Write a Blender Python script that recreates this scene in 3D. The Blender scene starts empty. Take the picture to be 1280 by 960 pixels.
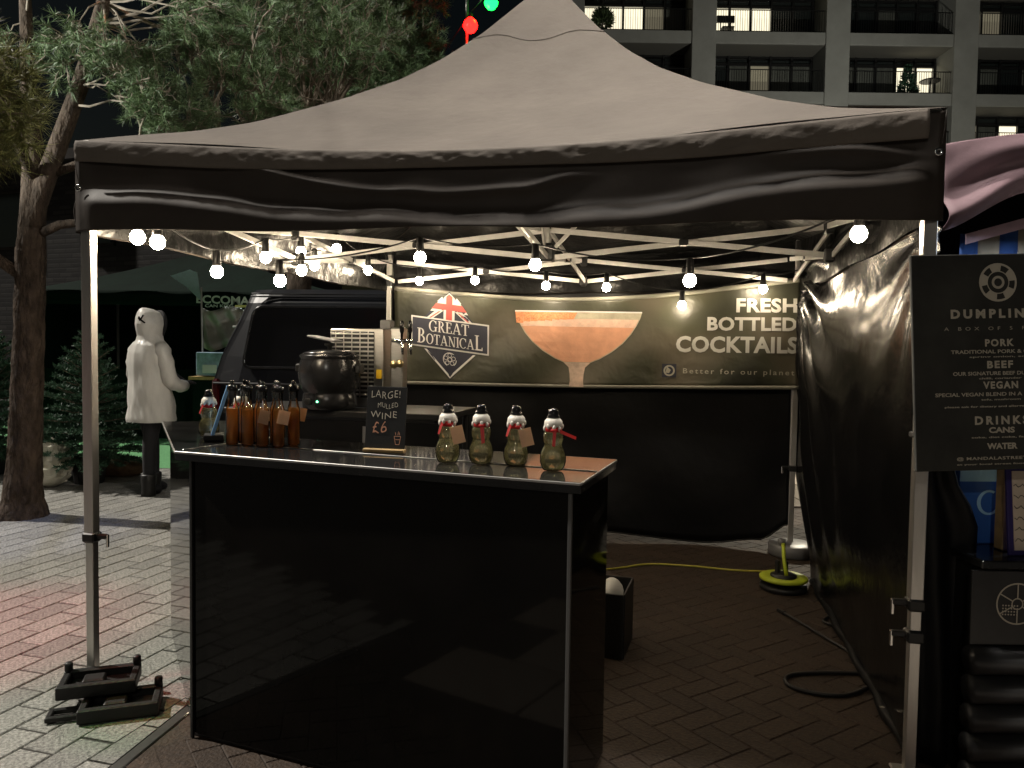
import bpy, math, random
import numpy as np
from mathutils import Matrix, Vector
R_ = math.radians
S = bpy.context.scene
COL = S.collection
random.seed(7)
RNG = np.random.default_rng(7)

# ------------------------------------------------------------------ camera
cd = bpy.data.cameras.new('camera'); cam = bpy.data.objects.new('camera', cd); COL.objects.link(cam)
cd.sensor_width = 36.0; cd.lens = 27.0; cd.clip_start = 0.05; cd.clip_end = 600
CAMR = ((1.0, 0.014, 0.0), (0.0006, -0.044, 0.999), (0.0138, -0.9989, -0.044))   # right, down, forward in columns
_r = Vector([row[0] for row in CAMR]).normalized(); _f = Vector([row[2] for row in CAMR]).normalized()
_u = _r.cross(_f).normalized(); _r = _f.cross(_u)
cam.matrix_world = Matrix(((_r.x, _u.x, -_f.x, 0), (_r.y, _u.y, -_f.y, 0), (_r.z, _u.z, -_f.z, 1.45), (0, 0, 0, 1)))
S.camera = cam

# ------------------------------------------------------------------ world, sun, exposure (night)
SUN_EL, SUN_AZ = R_(45), (-0.975, 0.22)         # light arrives from the left
W = bpy.data.worlds.new('World'); S.world = W; W.use_nodes = True
nt = W.node_tree; bg = nt.nodes['Background']
sky = nt.nodes.new('ShaderNodeTexSky'); sky.sky_type = 'NISHITA'; sky.sun_disc = False
sky.sun_elevation = R_(4); sky.sun_rotation = math.atan2(SUN_AZ[0], SUN_AZ[1])
nt.links.new(sky.outputs[0], bg.inputs[0]); bg.inputs[1].default_value = 0.003
sl = bpy.data.lights.new('sun', 'SUN'); sl.energy = 4.6; sl.angle = R_(1.2); sl.color = (1.0, 0.93, 0.83)
so = bpy.data.objects.new('sun', sl); COL.objects.link(so)
_d = Vector((SUN_AZ[0]*math.cos(SUN_EL), SUN_AZ[1]*math.cos(SUN_EL), math.sin(SUN_EL)))
so.rotation_euler = _d.to_track_quat('Z', 'Y').to_euler(); so.location = (-8, 3, 9)
S.view_settings.view_transform = 'Standard'; S.view_settings.look = 'None'
S.view_settings.exposure = 0.0; S.view_settings.gamma = 1.0; S.view_settings.use_curve_mapping = False
S.render.engine = 'CYCLES'
cy = S.cycles; cy.use_denoising = True; cy.max_bounces = 8; cy.diffuse_bounces = 3; cy.glossy_bounces = 5
cy.transmission_bounces = 8; cy.transparent_max_bounces = 12; cy.caustics_reflective = False; cy.caustics_refractive = False
cy.sample_clamp_indirect = 3.0; cy.sample_clamp_direct = 0.0
try: cy.use_light_tree = True
except Exception: pass

# ------------------------------------------------------------------ materials
MATS = {}
def mat(name, col, rough=0.6, metal=0.0, var=0.0, scale=8.0, bump=0.0, bscale=40.0, spec=0.5, rand=0.0, col2=None,
        trans=0.0, ior=1.45, bdist=0.02, emit=0.0, emitcol=None, coat=0.0, stretch=None, rvar=0.0, sub=0.0):
    m = bpy.data.materials.new(name); m.use_nodes = True; n = m.node_tree.nodes; l = m.node_tree.links
    b = n['Principled BSDF']
    b.inputs['Base Color'].default_value = (*col, 1); b.inputs['Roughness'].default_value = rough
    b.inputs['Metallic'].default_value = metal; b.inputs['Specular IOR Level'].default_value = spec
    b.inputs['Transmission Weight'].default_value = trans; b.inputs['IOR'].default_value = ior
    b.inputs['Coat Weight'].default_value = coat
    if emit: 
        b.inputs['Emission Color'].default_value = (*(emitcol or col), 1); b.inputs['Emission Strength'].default_value = emit
    tc = n.new('ShaderNodeTexCoord'); src = tc.outputs['Object']
    if stretch:
        mp = n.new('ShaderNodeMapping'); mp.inputs['Scale'].default_value = stretch; l.new(src, mp.inputs[0]); src = mp.outputs[0]
    cur = None
    if var or col2:
        nz = n.new('ShaderNodeTexNoise'); nz.inputs['Scale'].default_value = scale; nz.inputs['Detail'].default_value = 6; nz.inputs['Roughness'].default_value = 0.65
        l.new(src, nz.inputs['Vector'])
        cr = n.new('ShaderNodeValToRGB'); cr.color_ramp.elements[0].position = 0.3; cr.color_ramp.elements[1].position = 0.7
        c2 = col2 or tuple(min(1, c*(1+var)) for c in col); c1 = col if col2 else tuple(c*(1-var) for c in col)
        cr.color_ramp.elements[0].color = (*c1, 1); cr.color_ramp.elements[1].color = (*c2, 1)
        l.new(nz.outputs['Fac'], cr.inputs[0]); cur = cr.outputs[0]
        if rvar:
            mr = n.new('ShaderNodeMapRange'); mr.inputs['To Min'].default_value = max(0, rough-rvar); mr.inputs['To Max'].default_value = rough+rvar
            l.new(nz.outputs['Fac'], mr.inputs[0]); l.new(mr.outputs[0], b.inputs['Roughness'])
    if rand:
        oi = n.new('ShaderNodeObjectInfo'); ge = n.new('ShaderNodeNewGeometry')
        ad = n.new('ShaderNodeMath'); ad.operation = 'ADD'; l.new(oi.outputs['Random'], ad.inputs[0]); l.new(ge.outputs['Random Per Island'], ad.inputs[1])
        fr = n.new('ShaderNodeMath'); fr.operation = 'FRACT'; l.new(ad.outputs[0], fr.inputs[0])
        mr = n.new('ShaderNodeMapRange'); mr.inputs['To Min'].default_value = 1-rand; mr.inputs['To Max'].default_value = 1+rand; l.new(fr.outputs[0], mr.inputs[0])
        vm = n.new('ShaderNodeVectorMath'); vm.operation = 'SCALE'; l.new(mr.outputs[0], vm.inputs['Scale'])
        if cur: l.new(cur, vm.inputs[0])
        else: vm.inputs[0].default_value = col
        cur = vm.outputs[0]
    if cur: l.new(cur, b.inputs['Base Color'])
    if bump:
        bz = n.new('ShaderNodeTexNoise'); bz.inputs['Scale'].default_value = bscale; bz.inputs['Detail'].default_value = 5; l.new(src, bz.inputs['Vector'])
        bp = n.new('ShaderNodeBump'); bp.inputs['Strength'].default_value = bump; bp.inputs['Distance'].default_value = bdist
        l.new(bz.outputs['Fac'], bp.inputs['Height']); l.new(bp.outputs[0], b.inputs['Normal'])
    if sub:
        b.inputs['Subsurface Weight'].default_value = 0
    MATS[name] = m; return m

mat('asphalt', (0.045, 0.043, 0.042), 0.85, var=0.35, scale=30, bump=0.3, bscale=120)
mat('mortar', (0.035, 0.031, 0.027), 0.9, var=0.3, scale=25)
mat('paver', (0.20, 0.196, 0.178), 0.72, var=0.75, scale=70, rand=0.2, bump=0.35, bscale=90)
mat('brick_floor', (0.032, 0.019, 0.0105), 0.75, var=0.45, scale=40, rand=0.15, bump=0.35, bscale=70)
mat('slab', (0.22, 0.19, 0.155), 0.75, var=0.25, scale=60, rand=0.12, bump=0.2, bscale=120)
mat('canopy', (0.125, 0.108, 0.093), 0.78, var=0.14, scale=2.6, bump=0.3, bscale=14, spec=0.25)  # same cloth as the valance, coloured lighter as the lit roof
mat('valance', (0.036, 0.029, 0.024), 0.62, var=0.15, scale=6, bump=0.12, bscale=10, spec=0.3)  # roof cloth again, its colour darkened to stand for shade
mat('lining', (0.007, 0.007, 0.007), 0.30, var=0.3, scale=4, bump=0.9, bscale=9, spec=0.13)
mat('alu', (0.62, 0.60, 0.57), 0.36, 0.85, var=0.12, scale=30, stretch=(1, 1, 0.1))
mat('bar', (0.60, 0.585, 0.56), 0.5, 0.25, var=0.1, scale=20)
mat('black_plastic', (0.014, 0.014, 0.014), 0.42, bump=0.05)
mat('black_rubber', (0.008, 0.0075, 0.007), 0.5, var=0.3, scale=30, bump=0.15, bscale=60)
mat('pvc', (0.004, 0.004, 0.0045), 0.24, var=0.4, scale=3, bump=0.45, bscale=6, spec=0.45, rvar=0.07)
mat('pvc_back', (0.0045, 0.0045, 0.005), 0.5, var=0.4, scale=3, bump=0.5, bscale=4, spec=0.25)
mat('gloss_black', (0.005, 0.0045, 0.004), 0.05, var=0.5, scale=2, spec=0.14, rvar=0.04, bump=0.05, bscale=1.6)
mat('gloss_top', (0.012, 0.012, 0.012), 0.07, var=0.5, scale=6, spec=0.55, rvar=0.04)
mat('chrome', (0.75, 0.74, 0.72), 0.2, 1.0)
mat('steel', (0.50, 0.49, 0.47), 0.32, 1.0, var=0.1, scale=20, stretch=(1, 1, 8))
mat('brass', (0.7, 0.55, 0.3), 0.3, 1.0)
mat('cable', (0.012, 0.012, 0.012), 0.5)
mat('cable_yellow', (0.45, 0.42, 0.06), 0.5)
mat('lime', (0.42, 0.50, 0.03), 0.45)
mat('bulb', (1, 0.86, 0.66), 0.4, emit=175, emitcol=(1.0, 0.82, 0.58))
mat('glass', (1, 1, 1), 0.01, trans=1.0, ior=1.45)
mat('liquid_amber', (0.80, 0.36, 0.13), 0.05, trans=0.9, ior=1.36)
mat('liquid_pale', (0.72, 0.70, 0.42), 0.04, trans=0.95, ior=1.36)
mat('icing', (0.72, 0.68, 0.60), 0.45)
mat('hat', (0.008, 0.008, 0.008), 0.12)
mat('ribbon', (0.55, 0.02, 0.02), 0.45, var=0.2, scale=40)
mat('kraft', (0.68, 0.50, 0.34), 0.8, var=0.12, scale=40)
mat('blue_card', (0.25, 0.50, 0.85), 0.5)
mat('chalk', (0.68, 0.62, 0.50), 0.9); mat('chalk_orange', (0.75, 0.38, 0.24), 0.9)
mat('slate', (0.012, 0.012, 0.012), 0.6, var=0.4, scale=10)
mat('wood', (0.45, 0.30, 0.13), 0.5, var=0.25, scale=15)
mat('paper', (0.75, 0.75, 0.73), 0.8)
mat('van_paint', (0.006, 0.0065, 0.009), 0.42, spec=0.3, coat=0.12, var=0.3, scale=2, bump=0.04, bscale=3)
mat('van_glass', (0.01, 0.01, 0.011), 0.12)
mat('tail_red', (0.045, 0.003, 0.003), 0.2)
mat('coat_white', (0.66, 0.645, 0.60), 0.32, var=0.12, scale=6, bump=0.7, bscale=7, bdist=0.03, stretch=(1, 1, .35))
mat('trousers', (0.012, 0.012, 0.014), 0.8, bump=0.2, bscale=30); mat('skin', (0.5, 0.32, 0.24), 0.5)
mat('bark', (0.06, 0.043, 0.031), 0.9, var=0.6, scale=16, bump=1.0, bscale=24, bdist=0.05, stretch=(1, 1, 0.4), spec=0.2)
mat('twig', (0.22, 0.18, 0.135), 0.8, var=0.3, scale=9)
mat('needle', (0.105, 0.155, 0.066), 0.5, rand=0.5)
mat('needle_yellow', (0.16, 0.165, 0.05), 0.6, rand=0.45)
mat('needle_fir', (0.045, 0.105, 0.060), 0.6, rand=0.5)
mat('bag_clear', (0.75, 0.72, 0.60), 0.25, trans=0.25, bump=0.8, bscale=12)
mat('sack', (0.16, 0.10, 0.055), 0.85, var=0.35, scale=20, bump=0.5)
mat('turf', (0.10, 0.30, 0.12), 0.9, var=0.35, scale=50, bump=0.5, bscale=140)
mat('green_tent', (0.004, 0.012, 0.008), 0.9, spec=0.08, var=0.25, scale=3, bump=0.3, bscale=6)
mat('letter_pale', (0.55, 0.62, 0.50), 0.7); mat('letter_yellow', (0.62, 0.60, 0.16), 0.7); mat('letter_green', (0.10, 0.5, 0.32), 0.6)
mat('silver_tarp', (0.36, 0.33, 0.28), 0.45, 0.5, bump=1.0, bscale=9)
mat('white_plastic', (0.72, 0.70, 0.66), 0.5)
mat('display_glass', (0.35, 0.48, 0.60), 0.15, spec=0.6, var=0.6, scale=5)
mat('pennant', (0.42, 0.58, 0.62), 0.7, var=0.1, scale=20)
mat('concrete_wall', (0.26, 0.26, 0.235), 0.85, var=0.12, scale=0.8, bump=0.1, bscale=4)
mat('dark_frame', (0.012, 0.012, 0.012), 0.4)
mat('pane_dark', (0.02, 0.025, 0.024), 0.08)
mat('pane_curtain', (0.10, 0.105, 0.09), 0.5, var=0.3, scale=1.2, stretch=(4, 1, 0.2))
mat('pane_lit', (0.9, 0.8, 0.55), 0.4, emit=1.25, emitcol=(1.0, 0.91, 0.66))
mat('pane_dim', (0.3, 0.28, 0.2), 0.4, emit=0.11, emitcol=(1.0, 0.88, 0.6))
mat('soffit', (0.10, 0.096, 0.082), 0.8)  # colour darkened so the balcony recesses read as unlit
mat('red_lamp', (1, 0.05, 0.03), 0.3, emit=16, emitcol=(1.0, 0.004, 0.003))
mat('green_lamp', (0.03, 1, 0.25), 0.3, emit=9, emitcol=(0.004, 1.0, 0.05))
mat('red_glass', (0.6, 0.02, 0.02), 0.15, emit=0.5, emitcol=(1, .05, .04)); mat('green_glass', (0.02, 0.5, 0.22), 0.15, emit=0.5, emitcol=(.05, 1, .4))
mat('pink_canopy', (0.235, 0.155, 0.175), 0.7, var=0.08, scale=6, bump=0.25, bscale=9)
mat('stripe_blue', (0.02, 0.06, 0.20), 0.7); mat('stripe_taupe', (0.28, 0.24, 0.18), 0.7)
mat('board_face', (0.030, 0.030, 0.026), 0.62, var=0.45, scale=4)
mat('board_print', (0.50, 0.46, 0.38), 0.8)
mat('ribbed', (0.02, 0.02, 0.021), 0.3, var=0.3, scale=8)
mat('blue_box', (0.03, 0.12, 0.42), 0.4); mat('cyan_print', (0.35, 0.62, 0.85), 0.5)
mat('purple_frame', (0.035, 0.025, 0.13), 0.35)
mat('price_card', (0.62, 0.52, 0.42), 0.7, var=0.06, scale=8)
mat('banner_edge', (0.20, 0.195, 0.16), 0.6)
mat('logo_navy', (0.035, 0.037, 0.055), 0.55); mat('logo_white', (0.70, 0.69, 0.66), 0.55)
mat('flag_red', (0.60, 0.11, 0.09), 0.55)
mat('print_white', (0.50, 0.49, 0.45), 0.55); mat('print_grey', (0.40, 0.38, 0.31), 0.55)
mat('drink', (0.66, 0.33, 0.20), 0.5, var=0.14, scale=9); mat('drink_foam', (0.70, 0.47, 0.36), 0.5, var=0.2, scale=16)
mat('drink_salt', (0.75, 0.27, 0.12), 0.6, var=0.45, scale=80); mat('drink_glass', (0.42, 0.38, 0.28), 0.4, var=0.3, scale=7)
mat('stem_glass', (0.55, 0.40, 0.31), 0.45, var=0.35, scale=10)
mat('brick_dark', (0.05, 0.042, 0.038), 0.85, var=0.4, scale=3)
mat('yellow_sticker', (0.75, 0.48, 0.02), 0.5); mat('led_green', (0.2, 1, 0.5), 0.4, emit=6)
mat('kettle', (0.013, 0.013, 0.014), 0.22, var=0.3, scale=6)
mat('lamp_grey', (0.10, 0.10, 0.10), 0.5, 0.4); mat('lamp_white', (1, 0.95, 0.85), 0.4, emit=14, emitcol=(1, 0.93, 0.82))
mat('tub', (0.16, 0.16, 0.165), 0.4); mat('bin', (0.012, 0.012, 0.012), 0.5)

def banner_material():
    m = bpy.data.materials.new('banner_print'); m.use_nodes = True; n = m.node_tree.nodes; l = m.node_tree.links; b = n['Principled BSDF']
    tc = n.new('ShaderNodeTexCoord'); nz = n.new('ShaderNodeTexNoise'); nz.inputs['Scale'].default_value = 2.2; nz.inputs['Detail'].default_value = 0.6
    l.new(tc.outputs['Object'], nz.inputs['Vector'])
    cr = n.new('ShaderNodeValToRGB'); e = cr.color_ramp.elements
    e[0].position = 0.34; e[0].color = (0.026, 0.027, 0.017, 1); e[1].position = 0.72; e[1].color = (0.115, 0.098, 0.068, 1)
    x = e.new(0.5); x.color = (0.050, 0.050, 0.029, 1); l.new(nz.outputs['Fac'], cr.inputs[0]); l.new(cr.outputs[0], b.inputs['Base Color'])
    b.inputs['Roughness'].default_value = 0.42
    b2 = n.new('ShaderNodeTexNoise'); b2.inputs['Scale'].default_value = 4.5; b2.inputs['Detail'].default_value = 3; b2.inputs['Distortion'].default_value = 0.3
    l.new(tc.outputs['Object'], b2.inputs['Vector'])
    bp = n.new('ShaderNodeBump'); bp.inputs['Strength'].default_value = 0.6; bp.inputs['Distance'].default_value = 0.03
    l.new(b2.outputs['Fac'], bp.inputs['Height']); l.new(bp.outputs[0], b.inputs['Normal'])
    MATS['banner_print'] = m
banner_material()
def brick_wall_material():
    m = bpy.data.materials.new('brick_wall'); m.use_nodes = True; n = m.node_tree.nodes; l = m.node_tree.links; b = n['Principled BSDF']
    tc = n.new('ShaderNodeTexCoord'); mp = n.new('ShaderNodeMapping'); mp.inputs['Rotation'].default_value = (R_(90), 0, 0); l.new(tc.outputs['Object'], mp.inputs[0])
    br = n.new('ShaderNodeTexBrick'); br.inputs['Scale'].default_value = 1.0; br.inputs['Brick Width'].default_value = 0.42; br.inputs['Row Height'].default_value = 0.12
    br.inputs['Mortar Size'].default_value = 0.02; br.inputs['Color1'].default_value = (0.012, 0.011, 0.011, 1); br.inputs['Color2'].default_value = (0.06, 0.055, 0.052, 1)
    br.inputs['Mortar'].default_value = (0.015, 0.014, 0.014, 1); br.inputs['Bias'].default_value = -0.2
    l.new(mp.outputs[0], br.inputs['Vector']); l.new(br.outputs['Color'], b.inputs['Base Color']); b.inputs['Roughness'].default_value = 0.7
    bp = n.new('ShaderNodeBump'); bp.inputs['Strength'].default_value = 0.8; l.new(br.outputs['Fac'], bp.inputs['Height']); bp.invert = True; l.new(bp.outputs[0], b.inputs['Normal'])
    MATS['brick_wall'] = m
brick_wall_material()

def thin_glass(name, tint=(1, 1, 1)):
    m = bpy.data.materials.new(name); m.use_nodes = True; n = m.node_tree.nodes; l = m.node_tree.links; n.remove(n['Principled BSDF'])
    t = n.new('ShaderNodeBsdfTransparent'); t.inputs[0].default_value = (*tint, 1); g = n.new('ShaderNodeBsdfGlossy'); g.inputs['Roughness'].default_value = .03
    f = n.new('ShaderNodeFresnel'); f.inputs[0].default_value = 1.6; mx = n.new('ShaderNodeMixShader')
    l.new(f.outputs[0], mx.inputs[0]); l.new(t.outputs[0], mx.inputs[1]); l.new(g.outputs[0], mx.inputs[2]); l.new(mx.outputs[0], n['Material Output'].inputs[0]); MATS[name] = m
thin_glass('glass', (.97, .98, .97))
def liquid(name, col, tcol, k):
    m = bpy.data.materials.new(name); m.use_nodes = True; n = m.node_tree.nodes; l = m.node_tree.links; b = n['Principled BSDF']
    b.inputs['Base Color'].default_value = (*col, 1); b.inputs['Roughness'].default_value = .04; b.inputs['Transmission Weight'].default_value = .92; b.inputs['IOR'].default_value = 1.34
    t = n.new('ShaderNodeBsdfTranslucent'); t.inputs[0].default_value = (*tcol, 1); d = n.new('ShaderNodeBsdfDiffuse'); d.inputs[0].default_value = (*tcol, 1)
    a = n.new('ShaderNodeMixShader'); a.inputs[0].default_value = .4; l.new(t.outputs[0], a.inputs[1]); l.new(d.outputs[0], a.inputs[2])
    mx = n.new('ShaderNodeMixShader'); mx.inputs[0].default_value = k; l.new(b.outputs[0], mx.inputs[1]); l.new(a.outputs[0], mx.inputs[2]); l.new(mx.outputs[0], n['Material Output'].inputs[0]); MATS[name] = m
liquid('liquid_amber', (1.0, .56, .22), (1.0, .47, .13), .55); liquid('liquid_pale', (.93, .91, .68), (.95, .90, .55), .18)

def paper_mat(name, col, k=.5):
    m = MATS[name]; n = m.node_tree.nodes; l = m.node_tree.links; b = n['Principled BSDF']; t = n.new('ShaderNodeBsdfTranslucent'); t.inputs[0].default_value = (*col, 1)
    mx = n.new('ShaderNodeMixShader'); mx.inputs[0].default_value = k; l.new(b.outputs[0], mx.inputs[1]); l.new(t.outputs[0], mx.inputs[2]); l.new(mx.outputs[0], n['Material Output'].inputs[0])
paper_mat('kraft', (.85, .60, .38), .5); paper_mat('ribbon', (.8, .05, .04), .35)
mat('trim', (.34, .33, .32), .42, .8); mat('brick_mortar', (.022, .0155, .0105), .9, var=.3, scale=20)

# ------------------------------------------------------------------ mesh helpers
class MB:
    def __init__(s): s.v = []; s.f = []; s.sm = False
    def add(s, vs, fs):
        o = len(s.v); s.v += [tuple(map(float, p)) for p in vs]; s.f += [tuple(i+o for i in q) for q in fs]; return s
    def box(s, c, d, rz=0, bev=0.0, M=None):
        x, y, z = d[0]/2, d[1]/2, d[2]/2; b = min(bev, x*.9, y*.9, z*.9)
        if b <= 0:
            vs = [(i, j, k) for k in (-z, z) for j in (-y, y) for i in (-x, x)]
            fs = [(0, 2, 3, 1), (4, 5, 7, 6), (0, 1, 5, 4), (2, 6, 7, 3), (0, 4, 6, 2), (1, 3, 7, 5)]
        else:
            ring = lambda X, Y, c_, zz: [(-X+c_, -Y, zz), (X-c_, -Y, zz), (X, -Y+c_, zz), (X, Y-c_, zz), (X-c_, Y, zz), (-X+c_, Y, zz), (-X, Y-c_, zz), (-X, -Y+c_, zz)]
            rs = [ring(x-b, y-b, b*.3, -z), ring(x, y, b*.7, -z+b), ring(x, y, b*.7, z-b), ring(x-b, y-b, b*.3, z)]
            vs = sum(rs, []); fs = [tuple(range(7, -1, -1)), tuple(range(24, 32))]
            for r in range(3):
                for i in range(8): j = (i+1) % 8; fs.append((r*8+i, r*8+j, r*8+8+j, r*8+8+i))
        ca, sa = math.cos(rz), math.sin(rz)
        if M is not None: vs = [tuple(M @ Vector(p)) for p in vs]
        else: vs = [(c[0]+p[0]*ca-p[1]*sa, c[1]+p[0]*sa+p[1]*ca, c[2]+p[2]) for p in vs]
        return s.add(vs, fs)
    def bar(s, a, b, w, h=None, up=(0, 0, 1)):
        a, b = Vector(a), Vector(b); h = h or w; d = (b-a); L = d.length; d.normalize(); u = Vector(up)
        if abs(d.dot(u)) > .98: u = Vector((0, 1, 0))
        x = d.cross(u).normalized(); y = x.cross(d)
        M = Matrix(((x.x, d.x, y.x, (a.x+b.x)/2), (x.y, d.y, y.y, (a.y+b.y)/2), (x.z, d.z, y.z, (a.z+b.z)/2), (0, 0, 0, 1)))
        return s.box(None, (w, L, h), M=M, bev=min(w, h)*.12)
    def tube(s, pts, r, n=8, cap=True):
        pts = [Vector(p) for p in pts]; rs = r if hasattr(r, '__len__') else [r]*len(pts)
        vs = []; fs = []; u = None
        for i, p in enumerate(pts):
            d = (pts[min(i+1, len(pts)-1)]-pts[max(i-1, 0)]).normalized()
            if u is None:
                u = d.cross(Vector((0, 0, 1)));
                if u.length < .05: u = d.cross(Vector((0, 1, 0)))
            u = (u-d*u.dot(d)).normalized(); w = d.cross(u)
            for k in range(n):
                a = 2*math.pi*k/n; vs.append(p+(u*math.cos(a)+w*math.sin(a))*rs[i])
        for i in range(len(pts)-1):
            for k in range(n): j = (k+1) % n; fs.append((i*n+k, i*n+j, i*n+n+j, i*n+n+k))
        if cap: fs.append(tuple(range(n-1, -1, -1))); fs.append(tuple((len(pts)-1)*n+k for k in range(n)))
        return s.add(vs, fs)
    def lathe(s, prof, c=(0, 0, 0), n=24, caps=True):
        vs = []; fs = []
        for r, z in prof:
            for k in range(n): a = 2*math.pi*k/n; vs.append((c[0]+r*math.cos(a), c[1]+r*math.sin(a), c[2]+z))
        m = len(prof)
        for i in range(m-1):
            for k in range(n): j = (k+1) % n; fs.append((i*n+k, i*n+j, i*n+n+j, i*n+n+k))
        if caps: fs.append(tuple(range(n-1, -1, -1))); fs.append(tuple((m-1)*n+k for k in range(n)))
        return s.add(vs, fs)
    def sphere(s, c, r, n=12, m=8, sz=1.0, sx=1.0, sy=1.0):
        vs = [(c[0], c[1], c[2]-r*sz)]; fs = []
        for i in range(1, m):
            t = -math.pi/2+math.pi*i/m
            for k in range(n): a = 2*math.pi*k/n; vs.append((c[0]+r*sx*math.cos(t)*math.cos(a), c[1]+r*sy*math.cos(t)*math.sin(a), c[2]+r*sz*math.sin(t)))
        vs.append((c[0], c[1], c[2]+r*sz)); N = len(vs)-1
        for k in range(n):
            j = (k+1) % n; fs.append((0, 1+j, 1+k)); fs.append((N, N-n+k, N-n+j))
        for i in range(m-2):
            for k in range(n): j = (k+1) % n; a = 1+i*n; fs.append((a+k, a+j, a+n+j, a+n+k))
        return s.add(vs, fs)
    def grid(s, fn, nu, nv, flip=False):
        vs = [fn(i/nu, j/nv) for j in range(nv+1) for i in range(nu+1)]; fs = []
        for j in range(nv):
            for i in range(nu):
                a = j*(nu+1)+i; q = (a, a+1, a+nu+2, a+nu+1); fs.append(q[::-1] if flip else q)
        return s.add(vs, fs)
    def sheet(s, fn, nu, nv, th, nrm):
        """a sheet with real thickness: fn surface, offset by th along nrm"""
        n = Vector(nrm)*th
        vs = [Vector(fn(i/nu, j/nv)) for j in range(nv+1) for i in range(nu+1)]; N = len(vs); vs = vs+[p+n for p in vs]; fs = []
        for j in range(nv):
            for i in range(nu):
                a = j*(nu+1)+i; q = (a, a+1, a+nu+2, a+nu+1); fs.append(q); fs.append(tuple(x+N for x in q[::-1]))
        rim = [i for i in range(nu+1)]+[j*(nu+1)+nu for j in range(1, nv+1)]+[nv*(nu+1)+i for i in range(nu-1, -1, -1)]+[j*(nu+1) for j in range(nv-1, 0, -1)]
        for k in range(len(rim)): a, b = rim[k], rim[(k+1) % len(rim)]; fs.append((a, a+N, b+N, b))
        return s.add(vs, fs)
    def prism(s, poly, z0, z1):
        n = len(poly); vs = [(p[0], p[1], z0) for p in poly]+[(p[0], p[1], z1) for p in poly]
        fs = [tuple(range(n-1, -1, -1)), tuple(range(n, 2*n))]+[(i, (i+1) % n, n+(i+1) % n, n+i) for i in range(n)]
        return s.add(vs, fs)
    def mesh(s, name, mt, smooth=False):
        me = bpy.data.meshes.new(name); me.from_pydata(s.v, [], s.f); me.materials.append(MATS[mt])
        if smooth: me.polygons.foreach_set('use_smooth', [True]*len(me.polygons))
        me.update(); return me
    def build(s, name, mt, parent=None, smooth=False):
        o = bpy.data.objects.new(name, s.mesh(name, mt, smooth)); COL.objects.link(o)
        if parent is not None: link(o, parent)
        return o
def wmat(o):
    m = Matrix.LocRotScale(o.location, o.rotation_euler, o.scale)
    return (wmat(o.parent) @ o.matrix_parent_inverse @ m) if o.parent else m
def link(o, p): o.parent = p; o.matrix_parent_inverse = wmat(p).inverted(); return o
def link_local(o, p): o.parent = p; return o
def tag(o, label=None, cat=None, group=None, kind=None):
    if label: o['label'] = label
    if cat: o['category'] = cat
    if group: o['group'] = group
    if kind: o['kind'] = kind
    return o
def thing(name, label, cat, loc=(0, 0, 0), rz=0.0, group=None):
    o = bpy.data.objects.new(name, None); o.empty_display_size = .1; COL.objects.link(o); o.location = loc; o.rotation_euler = (0, 0, rz)
    return tag(o, label, cat, group)
def part(mb, name, mt, p, smooth=False):
    """a part authored in its thing's own frame"""
    o = bpy.data.objects.new(name, mb.mesh(name, mt, smooth)); COL.objects.link(o); o.parent = p; return o
def dup(root, loc, rz=None, label=None, group=None, scale=None):
    r = root.copy(); COL.objects.link(r); r.location = loc
    if rz is not None: r.rotation_euler = (0, 0, rz)
    if label: r['label'] = label
    if group: r['group'] = group
    if scale: r.scale = (scale,)*3
    for ch in list(root.children):
        c = ch.copy(); COL.objects.link(c); c.parent = r
        for g in list(ch.children): d = g.copy(); COL.objects.link(d); d.parent = c
    return r
def sm(x, a, b):
    t = min(1, max(0, (x-a)/(b-a))); return t*t*(3-2*t)
def lerp(a, b, t): return a+(b-a)*t
def interp(x, xs, ys):
    return float(np.interp(x, xs, ys))
def sinterp(x, xs, ys):
    for i in range(len(xs)-1):
        if x <= xs[i+1] or i == len(xs)-2:
            t = min(1, max(0, (x-xs[i])/(xs[i+1]-xs[i]))); return lerp(ys[i], ys[i+1], t*t*(3-2*t))
def wave(x, y, seed):
    r = random.Random(seed); v = 0
    for k in range(6):
        a = r.uniform(0, 6.28); f = r.uniform(1, 5); v += math.sin(f*(x*math.cos(a)+y*math.sin(a))*3+r.uniform(0, 6.28))/(1+.5*k)
    return v/3

# text and flat print
_tc = {}
def text2d(s, bold=0.0, space=1.0):
    key = (s, bold, space)
    if key not in _tc:
        c = bpy.data.curves.new('t', 'FONT'); c.body = s; c.offset = bold; c.space_character = space; c.resolution_u = 3
        o = bpy.data.objects.new('t', c); COL.objects.link(o); dg = bpy.context.evaluated_depsgraph_get(); dg.update()
        me = bpy.data.meshes.new_from_object(o.evaluated_get(dg)); v = [(p.co.x, p.co.y) for p in me.vertices]; f = [tuple(p.vertices) for p in me.polygons]
        bpy.data.objects.remove(o); bpy.data.curves.remove(c); bpy.data.meshes.remove(me)
        xs = [p[0] for p in v]; ys = [p[1] for p in v]; x0, x1, y0, y1 = min(xs), max(xs), min(ys), max(ys)
        _tc[key] = ([((x-x0)/(x1-x0), (y-y0)/(y1-y0)) for x, y in v], f, (x1-x0)/(y1-y0))
    return _tc[key]
def put_text(name, s, x0, x1, y0, y1, fn, mt, parent, bold=0.02, space=1.0, skew=0.0):
    v, f, _ = text2d(s, bold, space)
    mb = MB().add([fn(lerp(x0, x1, a), lerp(y0, y1, b)+skew*a) for a, b in v], f)
    return mb.build(name, mt, parent)
def flat(name, polys, fn, mt, parent, step=0.0):
    mb = MB()
    for k, p in enumerate(polys): mb.add([fn(x, y, step*k) for x, y in p], [tuple(range(len(p)))])
    return mb.build(name, mt, parent)
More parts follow.
